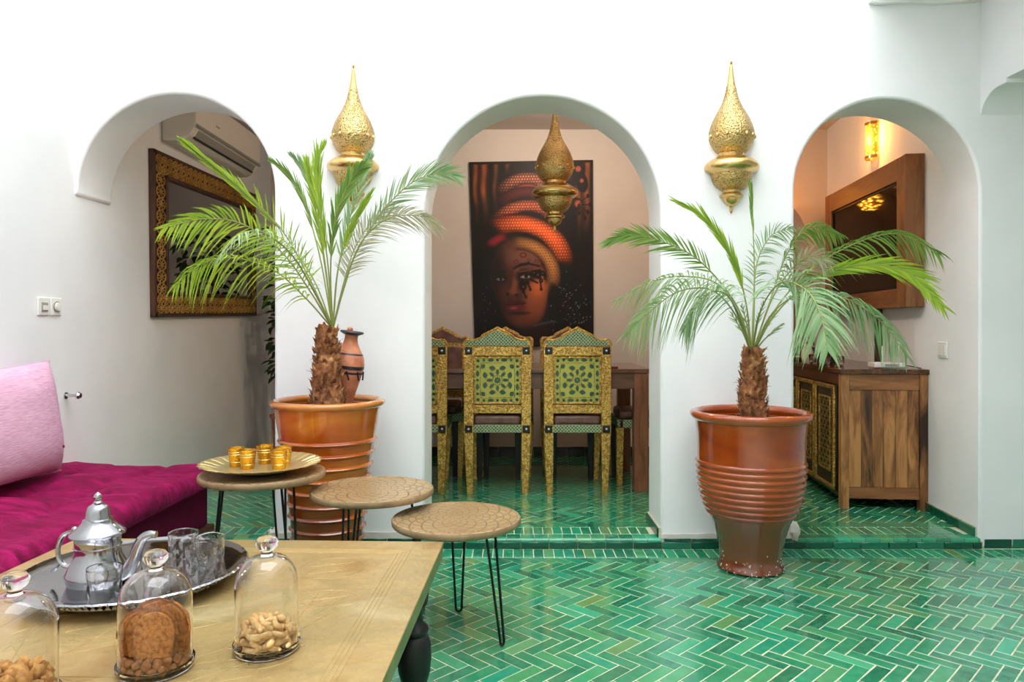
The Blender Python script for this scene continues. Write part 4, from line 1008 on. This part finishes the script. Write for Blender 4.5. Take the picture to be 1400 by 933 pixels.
FR(tr, PR, [c1, (1019,410,3.28), (1000,350,3.22), (965,300,3.15), (925,275,3.1)], leaf_bright, L=.13, n=26, t0=.3, ang=10, ang_tip=12, tw=.8, droop=.03, width=.005, seed=31, tipL=1)
FR(tr, PR, [c1, (1008,420,3.25), (960,360,3.15), (910,332,3.08), (865,322,3.02), (832,330,3.0)], leaf_mid, L=.14, n=32, t0=.35, ang=30, ang_tip=16, tw=.85, droop=.1, width=.005, seed=32, tipL=1)
FR(tr, PR, [c1, (1010,430,3.22), (980,388,3.08), (930,378,2.98), (885,388,2.9), (842,412,2.85)], leaf_pale, L=.15, n=34, t0=.3, ang=50, tw=.5, droop=.55, width=.0045, seed=33)
FR(tr, PR, [c1, (1008,435,3.15), (975,398,2.95), (930,398,2.82), (890,425,2.74), (856,458,2.7)], leaf_pale, L=.17, n=38, t0=.3, ang=55, tw=.7, droop=.5, width=.005, seed=34)
FR(tr, PR, [c1, (1012,440,3.1), (995,405,2.85), (970,400,2.7), (948,425,2.6), (935,452,2.56)], leaf_teal, L=.16, n=30, t0=.3, ang=50, tw=.6, droop=.5, width=.006, seed=35)
FR(tr, PR, [c1, (1031,420,3.3), (1031,350,3.3), (1028,290,3.3), (1026,250,3.3)], leaf_mid, L=.10, n=12, t0=.6, ang=4, ang_tip=3, tw=.8, droop=.0, width=.005, seed=36, tipL=.8)
FR(tr, PR, [c1, (1030,420,3.38), (1035,360,3.45), (1055,322,3.48), (1085,312,3.5)], leaf_teal, L=.13, n=26, t0=.3, ang=50, tw=.8, droop=.3, width=.004, seed=37)
FR(tr, PR, [c1, (1050,420,3.35), (1075,350,3.38), (1105,312,3.4), (1150,322,3.42)], leaf_mid, L=.16, n=30, t0=.35, ang=45, tw=.5, droop=.55, width=.0055, seed=38)
FR(tr, PR, [c1, (1055,430,3.3), (1105,372,3.25), (1165,335,3.2), (1225,320,3.15), (1282,345,3.12)], leaf_mid, L=.15, n=36, t0=.3, ang=40, tw=.6, droop=.55, width=.005, seed=39, tipL=1)
FR(tr, PR, [c1, (1060,430,3.25), (1110,385,3.15), (1175,362,3.05), (1240,372,2.98), (1288,418,2.94)], leaf_bright, L=.15, n=32, t0=.4, ang=14, ang_tip=26, tw=.8, droop=.15, width=.0065, seed=40, tipL=1)
FR(tr, PR, [c1, (1038,430,3.15), (1065,388,2.9), (1100,395,2.72), (1122,430,2.62), (1132,480,2.57)], leaf_teal, L=.18, n=38, t0=.28, ang=55, tw=.6, droop=.5, width=.0065, seed=41)
FR(tr, PR, [c1, (1055,430,3.2), (1100,400,3.05), (1155,408,2.95), (1205,440,2.88), (1240,488,2.84)], leaf_teal, L=.15, n=36, t0=.3, ang=52, tw=.5, droop=.7, width=.0055, seed=42)
FR(tr, PR, [c1, (1055,410,3.2), (1085,365,3.15), (1110,350,3.1), (1135,362,3.06)], leaf_dry, L=.13, n=24, t0=.3, ang=50, tw=.7, droop=.3, width=.003, seed=43)
for i, (dx, dz) in enumerate(((-30,60), (-14,70), (16,74), (34,62), (44,44))):
    FR(tr, PR, [c1, (1028+dx*.4, 486-dz*.5, 3.3), (1028+dx, 486-dz, 3.25)], leaf_mid, L=.05, n=5, t0=.5, ang=25, droop=.1, width=.003, r0=.004, seed=50+i)

# ---------------------------------------------------------------- sofa and cushion
sf = thing('sofa', 'low banquette with magenta velvet mattress along the left wall', 'sofa', (-1.86, 2.4, 0))
X0, X1, Y0, Y1 = LX+.004+1.86, -1.49+1.86, -1.9, 1.33
mb = MB(); NY, NX = 110, 44; vs_ = []; fc = []
def hgt(x, y):
    e = .455-.045*((x-X0)/(X1-X0)); e -= .02*max(0, (y-.8)/.5)
    e += .010*math.sin(y*9+x*6)+.007*math.sin(y*17-x*9+1)+.012*noise.noise(Vector((x*5, y*4, 2)))
    for q in range(-6, 5):
        e -= .022*math.exp(-((y-.42*q-.1-.25*(x))/.025)**2)
    for q in (-.12, .12): e -= .014*math.exp(-((x-q)/.02)**2)
    return e
for j in range(NY+1):
    y = Y0+(Y1-Y0)*j/NY; ed = min(1, (Y1-y)/.07); k = math.sqrt(max(0, 1-(1-ed)**2)) if ed < 1 else 1
    for i in range(NX+1):
        s = i/NX
        if s < .72:
            u = s/.72; x = X0+(X1-X0-.05)*u; z = hgt(x, y)
        else:
            u = (s-.72)/.28; a = PI*u; x = X1-.05+.05*math.sin(a)+.006*noise.noise(Vector((u*3, y*9, 1))); zt = hgt(X1-.05, y); zb = .30; z = (zt+zb)/2+(zt-zb)/2*math.cos(a)
        zc = .36; vs_.append((x, y, zc+(z-zc)*max(k, .02)))
for j in range(NY):
    for i in range(NX):
        a = j*(NX+1)+i; fc.append((a, a+1, a+NX+2, a+NX+1))
fc.append(tuple(NY*(NX+1)+i for i in range(NX+1)))
mb.add(vs_, fc); mb.build('mattress', velvet_m, sf, ang=60)
mb = MB(); rr = random.Random(3)
for k in range(2600):
    y = rr.uniform(Y0, Y1-.02); u = rr.uniform(.1, .8); a = PI*u; zt = hgt(X1-.05, y); x = X1-.05+.052*math.sin(a); z = (zt+.30)/2+(zt-.30)/2*math.cos(a)
    o = Vector((math.sin(a)+.2, rr.uniform(-.6,.6), math.cos(a)-.4)).normalized(); p = Vector((x, y, z)); q = p+o*rr.uniform(.006,.014)
    sd = Vector((0, .0012, 0)); mb.add([p-sd, p+sd, q], [(0,1,2)])
mb.build('pile_fringe', velvet_m, sf, smooth=False)['kind'] = 'stuff'
MB().box(X0, X1-.055, Y0, Y1-.03, .10, .34).build('base_cover', velvetd_m, sf, bevel=.01)
MB().box(X0+.01, X1-.03, Y0+.02, Y1-.01, .065, .10).build('plinth', darkwood_m, sf, bevel=.004)
for x in (X0+.05, X1-.08):
    for y, z0 in ((Y0+.1, 0), (-.3, 0), (Y1-.05, STEP)):
        MB().box(x-.03, x+.03, y-.03, y+.03, z0, .066).build('foot', darkwood_m, sf, bevel=.003)
cu = thing('cushion', 'large pink linen cushion leaning on the left wall', 'cushion', (-2.055, 2.86, .70))
cu.rotation_euler = (0, math.radians(-6), math.radians(2))
mb = MB(); NU_, NV_ = 44, 34; A, B, T = .44, .25, .115; vs_ = []; fc = []
for side in (1, -1):
    off = len(vs_)
    for j in range(NV_+1):
        for i in range(NU_+1):
            u = -1+2*i/NU_; v = -1+2*j/NV_
            th = ((1-abs(u)**3.2)*(1-abs(v)**2.6)); th = max(th, 0)**.5
            pin = 1-.07*(1-abs(v)**2)*abs(u)**4; pin2 = 1-.09*(1-abs(u)**2)*abs(v)**4
            x = side*T*th*(1-.12*v)+.006*noise.noise(Vector((u*3, v*3, side)))*th
            vs_.append((x, u*A*pin, v*B*pin2))
    for j in range(NV_):
        for i in range(NU_):
            a = off+j*(NU_+1)+i; q = (a, a+1, a+NU_+2, a+NU_+1); fc.append(q if side > 0 else tuple(reversed(q)))
mb.add(vs_, fc); mb.build('cover', pink_m, cu, ang=80)
mb = MB(); e = []
for k in range(81):
    a = k/80*4; s = int(a) % 4; f = a-int(a); u, v = [(-1+2*f, 1), (1, 1-2*f), (1-2*f, -1), (-1, -1+2*f)][s]
    e.append((0, u*A*(1-.07*(1-abs(v)**2)*abs(u)**4), v*B*(1-.09*(1-abs(u)**2)*abs(v)**4)))
mb.tube(e, .0035, 6); mb.build('seam', pink_m, cu)
MB().ball((.0, A-.004, B-.004), .010, 8, sc=(.6,1,1)).build('corner_tassel', pink_m, cu)
MB().ball((T*.93, .30, -.13), .007, 8, sc=(.4,1,1)).build('button', velvet_m, cu)

# ---------------------------------------------------------------- round nesting tables
def round_table(label, X, Y, H, D, angs, seed):
    t = thing('round_table', label, 'side table', (X, Y, 0), 0, 'round hairpin-leg nesting tables')
    r = D/2; rg = random.Random(seed)
    MB().lathe([(1e-5, H-.004), (r-.034, H-.004), (r-.030, H-.001), (r-.024, H-.003), (r-.018, H-.001), (r-.010, H), (r-.003, H-.002), (r-.0028, H-.003)], 72).build('top', round_m, t, ang=60)
    MB().lathe([(1e-5, H-.026), (r-.006, H-.026), (r-.001, H-.020), (r, H-.008), (r-.0025, H-.0025), (r-.012, H-.005), (1e-5, H-.006)], 72).build('edge', roundedge_m, t, ang=60)
    for a in angs:
        a = math.radians(a); o = Vector((math.cos(a), math.sin(a), 0)); s = Vector((-math.sin(a), math.cos(a), 0)); h = H-.026
        f = o*.195; tp = o*.145
        pts = [tp+s*.028+Vector((0,0,h)), f+s*.011+Vector((0,0,.03))]
        u = [f+s*.011*math.cos(q)+Vector((0,0,.016-.011*math.sin(q)+.0)) for q in [PI*i/8 for i in range(9)]]
        pts = [pts[0]]+[u_ for u_ in u]+[tp-s*.028+Vector((0,0,h))]
        MB().tube(pts, .0047, 8).build('hairpin_leg', darkmetal_m, t)
        MB().box(-.02, .02, -.042, .042, h-.003, h, M=Matrix.Translation(tp) @ Matrix.Rotation(a, 4, 'Z')).build('leg_plate', darkmetal_m, t)
    return t
round_table('lowest round engraved side table, bare, nearest to the open tiled floor', -.204, 2.62, .421, .461, (92, -32, 208), 1)
round_table('bare round engraved side table, middle one of the three', -.540, 2.80, .483, .467, (10, 128, 248), 2)
t = round_table('tallest round side table carrying the brass plate with gold cups', -.954, 2.785, .549, .465, (-35, 85, 190), 3)
# plate and cups
ZP = .549
bp = thing('serving_plate', 'scalloped pale brass plate holding five gold cups', 'plate', (-.961, 2.785, ZP))
fl_ = lambda r, z, a: r*(1+(.012*math.cos(28*a) if r > .15 else 0))
MB().lathe([(1e-5,.012),(.14,.012),(.155,.016),(.19,.028),(.223,.036),(.224,.038),(.19,.031),(.152,.0185),(.14,.0145),(1e-5,.0145)], 168, rf=fl_).build('dish', plate_m, bp, ang=50)
MB().lathe([(.09,0),(.095,0),(.10,.013),(.092,.013)], 40).build('foot', darkmetal_m, bp)
mb = MB()
for k in range(28):
    a = k*2*PI/28; mb.tube([(.158*math.cos(a), .158*math.sin(a), .0185), (.19*math.cos(a), .19*math.sin(a), .031), (.216*math.cos(a), .216*math.sin(a), .0365)], [.0015,.0022,.0026], 5)
mb.build('flutes', plate_m, bp)['kind'] = 'stuff'
GC = 'gold cups on the brass plate'; first = None
for (x, y, lb) in ((-1.005, 2.765, 'gold embossed cup at the front left of the brass plate'), (-1.066, 2.815, 'gold embossed cup at the far left of the brass plate'), (-.975, 2.868, 'gold embossed cup at the back centre of the brass plate'), (-.887, 2.765, 'gold embossed cup at the front right of the brass plate'), (-.893, 2.842, 'gold embossed cup at the back right, behind the front right cup')):
    if first is None:
        first = thing('gold_cup', lb, 'cup', (x, y, ZP+.0145), 0, GC)
        MB().lathe([(1e-5,0),(.0235,0),(.0245,.002),(.0315,.068),(.0322,.070),(.0310,.071),(.0300,.068),(.0235,.004),(1e-5,.004)], 36).build('body', cup_m, first, ang=60)
        for z in (.018, .047, .056): MB().lathe([(.0245+.007*z/.068*1.0+.0004, z-.0012), (.0245+.007*z/.068+.0014, z), (.0245+.007*z/.068+.0004, z+.0012)], 36).build('band', plain_brass_m, first)
    else: dup(first, (x, y, ZP+.0145), R.uniform(0, 6), lb)

# ---------------------------------------------------------------- coffee table
TZ = .45; RT = math.radians(-2.0)
ct = thing('coffee_table', 'large low coffee table sheathed in embossed brass', 'table', (-.210, 2.211, 0), RT)
CW, CD = 1.13, 1.30
MB().box(-CW, 0, -CD, 0, TZ-.006, TZ).build('top_sheet', sheet_m, ct, bevel=.002)
MB().box(-CW+.002, -.002, -CD+.002, -.002, TZ-.046, TZ-.0065).build('top_edge', edge_m, ct, bevel=.002)
mb = MB()
def ridge(p, q, r=.0011): mb.tube([(p[0], p[1], TZ), (q[0], q[1], TZ)], [r, r], 5)
for k in range(4):
    o = .085+k*.0105; ridge((-o, -CD+o), (-o, -o)); ridge((-CW+o, -o), (-o, -o)); ridge((-CW+o, -CD+o), (-CW+o, -o))
mb.build('border_ridges', sheet_m, ct)
mb = MB(); c = (-CW/2, -CD/2)
for ring, nn in ((.16, 8), (.27, 16), (.38, 16)):
    p = [(c[0]+ring*math.cos(2*PI*i/nn+.2), c[1]+ring*math.sin(2*PI*i/nn+.2)) for i in range(nn)]
    for i in range(nn): ridge(p[i], p[(i+3) % nn], .0009)
for px_, py_ in ((-.27,-.25),(-CW+.27,-.25),(-.27,-.75),(-.50,-.22),(-.22,-.5)):
    p = [(px_+.07*math.cos(2*PI*i/8), py_+.07*math.sin(2*PI*i/8)) for i in range(8)]
    for i in range(8): ridge(p[i], p[(i+3) % 8], .0008)
    p = [(px_+.085*math.cos(2*PI*i/24), py_+.085*math.sin(2*PI*i/24)) for i in range(24)]
    for i in range(24): ridge(p[i], p[(i+1) % 24], .0009)
mb.build('star_ridges', sheet_m, ct)
MB().box(-CW+.06, -.06, -.085, -.06, TZ-.12, TZ-.047).box(-CW+.06, -.06, -CD+.06, -CD+.085, TZ-.12, TZ-.047).build('apron', black_m, ct)
legp = [(.030,0),(.036,.004),(.038,.02),(.028,.03),(.022,.045),(.036,.065),(.046,.10),(.050,.14),(.048,.18),(.042,.200),(.034,.207),(.040,.214),(.042,.224),(.036,.234),(.026,.242),(.024,.262),(.030,.285),(.040,.30),(.042,.32),(.044,.404)]
for (x, y) in ((-.075, -.09), (-CW+.085, -.09), (-.085, -CD+.09), (-CW+.085, -CD+.09)):
    MB().lathe(legp, 32, M=Matrix.Translation((x, y, 0))).build('leg', black_m, ct, ang=50)

# ---------------------------------------------------------------- silver tray, teapot, glasses
ZT = TZ
TC = Vector((-.955, 1.853, 0))
ty = thing('silver_tray', 'round engraved silver tray with pierced gallery rim on the coffee table', 'tray', (TC.x, TC.y, ZT))
MB().lathe([(1e-5,.010),(.205,.010),(.222,.014),(.228,.018),(.228,.0205),(.221,.0165),(.204,.0125),(1e-5,.0125)], 96).build('well', engraved_m, ty, ang=60)
MB().lathe([(.228,.036),(.240,.037),(.252,.041),(.262,.044),(.266,.041),(.262,.038),(.250,.036),(.238,.032),(.228,.031)], 128, rf=lambda r, z, a: r*(1+(.006*math.cos(40*a) if r > .255 else 0))).build('rim', silver_m, ty, ang=50)
mb = MB()
for k in range(96):
    a = k*2*PI/96; b = a+2*PI/96
    mb.tube([(.2285*math.cos(a), .2285*math.sin(a), .018), (.233*math.cos(b), .233*math.sin(b), .033)], .0018, 4, cap=False)
    mb.tube([(.2285*math.cos(b), .2285*math.sin(b), .018), (.233*math.cos(a), .233*math.sin(a), .033)], .0018, 4, cap=False)
mb.build('pierced_gallery', silver_m, ty)['kind'] = 'stuff'
mb = MB()
for k in range(110):
    a = k*2*PI/110; mb.ball((.264*math.cos(a), .264*math.sin(a), .0405), .0032, 6)
mb.build('beading', silver_m, ty)['kind'] = 'stuff'
for k in range(4):
    a = k*PI/2+.5; MB().lathe([(1e-5,0),(.009,0),(.011,.004),(.006,.012)], 12, M=Matrix.Translation((.17*math.cos(a), .17*math.sin(a), 0))).build('foot', silver_m, ty)
ZG = ZT+.0125
tp = thing('teapot', 'polished silver teapot with domed lid on the tray', 'teapot', (-1.00, 1.76, ZG), math.radians(-4))
MB().lathe([(1e-5,0),(.036,0),(.040,.004),(.054,.012),(.065,.024),(.070,.038),(.0715,.046),(.0695,.050),(.067,.058),(.060,.072),(.053,.086),(.050,.100),(.050,.120),(.052,.134),(.056,.139)], 48).build('body', silver_m, tp, ang=40)
MB().lathe([(.060,.138),(.0615,.141),(.060,.145),(.052,.152),(.040,.162),(.034,.170),(.033,.175),(.028,.177),(.0265,.183),(.025,.196),(.021,.206),(.012,.212),(1e-5,.213)], 48).build('lid', silver_m, tp, ang=40)
MB().lathe([(.008,.211),(.010,.215),(.006,.219),(.009,.224),(.0095,.230),(.006,.236),(1e-5,.240)], 20).build('finial', silver_m, tp)
MB().lathe([(.0505,.110),(.0530,.1115),(.0505,.113)], 40).build('body_band', silver_m, tp)
MB().tube(catmull([(-.050,0,.140),(-.068,0,.142),(-.088,0,.132),(-.100,0,.105),(-.098,0,.078),(-.086,0,.062),(-.066,0,.058)], 8), .0058, 10, flat=.6).build('handle', silver_m, tp)
MB().ball((-.058, 0, .148), .008, 10).build('hinge_knob', silver_m, tp)
MB().tube(catmull([(-.094,0,.07),(-.108,0,.052),(-.118,0,.045)], 6), [.004]*12+[.0015], 8).build('handle_spur', silver_m, tp)
sp = catmull([(.052,0,.038),(.074,0,.050),(.090,0,.078),(.100,0,.108),(.112,0,.130),(.130,0,.140),(.146,0,.140)], 8)
MB().tube(sp, [.021-.013*(i/(len(sp)-1))**.7 for i in range(len(sp))], 16).build('spout', silver_m, tp)
GT = 'cut-glass tumblers on the silver tray'
def tumbler(x, y, lb, first=None):
    if first is not None: return dup(first, (x, y, ZG), R.uniform(0, 6), lb)
    t = thing('tumbler', lb, 'glass', (x, y, ZG), 0, GT)
    def rf(r, z, a):
        if r < .0344 or z < .003: return r
        k = max(0, 1-abs(z-.034)/.032)
        u = abs(((a*6/(2*PI)+z*22) % 1)-.5)*2; v = abs(((a*6/(2*PI)-z*22) % 1)-.5)*2; f = abs(((a*12/(2*PI)) % 1)-.5)*2
        return r*(1-.06*min(1, k*3)*min(u, v)-.02*f*(1 if z > .06 else 0)*max(0, 1-abs(z-.066)/.012))
    pr = [(1e-5,0),(.031,0),(.0345,.003)]+[(.0347+.0028*i/28, .004+.082*i/28) for i in range(29)]+[(.0370,.0885),(.0355,.0875),(.0335,.05),(.0318,.016),(.026,.012),(1e-5,.012)]
    MB().lathe(pr, 96, rf=rf).build('cut_body', cut_m, t, ang=24)
    return t
g1 = tumbler(-.935, 1.672, 'cut-glass tumbler in front of the teapot')
tumbler(-.885, 1.960, 'cut-glass tumbler at the back, nearest the teapot spout', g1)
tumbler(-.797, 1.920, 'cut-glass tumbler at the right edge of the silver tray', g1)
tumbler(-.782, 1.832, 'frosty cut-glass tumbler in front of the two rear right tumblers', g1)
tumbler(-.848, 1.745, 'cut-glass tumbler behind the biscotti jar, under the spout', g1)

# ---------------------------------------------------------------- glass cloches with nibbles
GJ = 'glass cloches on the coffee table'
def cloche(label, x, y, r, H, seed):
    t = thing('glass_cloche', label, 'jar', (x, y, TZ), 0, GJ)
    b = .017
    MB().lathe([(1e-5,0),(r*.90,0),(r*.97,.004),(r,.012),(r*.99,b),(r*.90,b),(r*.88,.0105),(1e-5,.0095)], 64).build('base_dish', glass_m, t, ang=60)
    D = r*.93; h1 = H*.56; hd = H*.84
    def outer(off):
        p = []
        for i in range(5): p.append((D-off, b+.0006+(h1-b)*i/4))
        for i in range(1, 15):
            a = PI/2*i/15; p.append((max(.016-off, (D-off)*math.cos(a)**.75), h1+(hd-h1-off)*math.sin(a)))
        return p
    wob = lambda rr_, z, a: rr_*(1+.0028*math.sin(9*a+z*200)*math.exp(-((z-h1*1.12)/.022)**2)+.0012*math.sin(3*a+z*60))
    o = outer(0); i_ = outer(.0018); kn = [(.013,hd),(.011,hd+.004),(.011,hd+.008),(.018,hd+.012),(.0225,hd+.019),(.0225,hd+.026),(.017,H-.003),(.008,H),(1e-5,H)]
    pr = [(1e-5, i_[-1][1]+.0)]+list(reversed(i_))+o+kn
    MB().lathe(pr, 72, rf=wob).build('dome', glass_m, t, ang=60)
    return t
JR = (-.497, 1.474, .066, .228); JM = (-.680, 1.390, .070, .226); JL = (-.860, 1.262, .070, .226)
cloche('glass cloche with knob covering cashew nuts, rightmost of the three', *JR, 1)
cloche('glass cloche with knob covering biscotti slices, middle of the three', *JM, 2)
cloche('glass cloche with knob covering golden clusters, cut by the left edge', *JL, 3)
def cashew_mesh():
    mb = MB(); pts = []; rad = []
    for i in range(9):
        a = -1.2+2.4*i/8; pts.append((.0115*math.sin(a)*1.25, .0115*(math.cos(a)-1)+.005, 0)); rad.append(.0064*math.sqrt(max(.06, 1-((i-4)/4.3)**2))*(1.15 if i < 4 else .95))
    mb.tube(pts, rad, 8); return mb
def nugget_mesh(r, seed, nz=.35):
    mb = MB(); mb.ball((0,0,0), r, 10); mb.v = [tuple(Vector(p)*(1+nz*noise.noise(Vector(p)*130+Vector((seed, 0, 0))))) for p in mb.v]; return mb
def fill(name, mk, mat, cen, rad, layers, label, cat, group, seed, pitch, z0=.011):
    rr = random.Random(seed); src = [m_.build(name, mat, None, ang=80).data for m_ in mk]
    for ob in [o for o in C.objects if o.data in src and o.name.startswith(name)]: bpy.data.objects.remove(ob)
    z = z0; k = 0
    for (nr, hz) in layers:
        rg = rad*nr; nring = max(1, int(rg/pitch))
        for q in range(nring+1):
            r_ = rg-q*pitch
            if r_ < pitch*.3:
                pts = [(0, 0)]
            else:
                m_ = max(3, int(2*PI*r_/pitch/1.05)); ph_ = rr.uniform(0, 6); pts = [(r_*math.cos(ph_+2*PI*i/m_), r_*math.sin(ph_+2*PI*i/m_)) for i in range(m_)]
            for (x, y) in pts:
                o = bpy.data.objects.new(name, rr.choice(src)); C.objects.link(o)
                o.location = (cen[0]+x+rr.uniform(-.0015,.0015), cen[1]+y+rr.uniform(-.0015,.0015), TZ+z+pitch*.3+rr.uniform(-.001,.002)); o.rotation_euler = (rr.uniform(-.9,.9), rr.uniform(-.9,.9), rr.uniform(0, 6.3))
                s = rr.uniform(.9, 1.12); o.scale = (s, s, s); tag(o, label, cat, group); k += 1
            if r_ < pitch*.3: break
        z += hz
    return k
fill('cashew_nut', [cashew_mesh()], nut_m, JR, .062, [(.80, .0135), (.80, .013), (.70, .012), (.45, .010)], 'cashew nut heaped in the rightmost glass cloche', 'nut', 'cashews in the right cloche', 1, .0205)
fill('brown_nut', [nugget_mesh(.0085, s) for s in (1, 2, 3)], brownnut_m, JM, .066, [(.82, .012), (.80, .012)], 'round brown nut under the biscotti in the middle cloche', 'nut', 'nuts under the biscotti', 2, .0175)
fill('golden_cluster', [nugget_mesh(.0125, s, .6) for s in (4, 5, 6)], cluster_m, JL, .066, [(.76, .017), (.74, .016), (.55, .015)], 'golden nut cluster heaped in the leftmost glass cloche', 'snack', 'clusters in the left cloche', 3, .026)
# biscotti slices standing in the middle cloche
def biscotto(label, loc, rz, tilt, sz, roll=0):
    n = 22; o = []
    for i in range(n+1):
        a = PI*i/n; o.append((.029*sz*math.cos(a), .034*sz+.034*sz*math.sin(a)**.85))
    o += [(-.024*sz, 0), (.024*sz, 0)]
    mb = MB(); nn = len(o); T = .0075
    o2 = [(x*(1+.04*noise.noise(Vector((x*90, z*90, sz)))), z*(1+.03*noise.noise(Vector((x*90, z*90, 3))))) for x, z in o]
    mb.prism(o2, -T, T); ob = mb.build('crumb', bisc_m, None, bevel=.002)
    t = thing('biscotti_slice', label, 'biscuit', loc, rz, 'biscotti in the middle cloche'); t.rotation_euler = (tilt, roll, rz); ob.parent = t
    MB().tube([(x*1.01, 0, z*1.01) for x, z in o2[:n+1]], [T*1.02]*(n+1), 8, flat=.25).build('crust', bisc_m, t)
zb = TZ+.034
biscotto('large biscotti slice facing front in the middle cloche', (-.668, 1.360, zb), .10, -.10, 1.24)
biscotto('biscotti slice turned sideways at the left of the middle cloche', (-.716, 1.385, zb), 1.0, -.08, 1.08)
biscotto('biscotti slice second behind the front one in the middle cloche', (-.694, 1.378, zb), .6, -.05, 1.14)
biscotto('biscotti slice at the back right of the middle cloche', (-.650, 1.400, zb), -.35, .05, 1.3)
biscotto('rearmost small biscotti slice showing above the others', (-.688, 1.415, zb), .15, .05, 1.3)
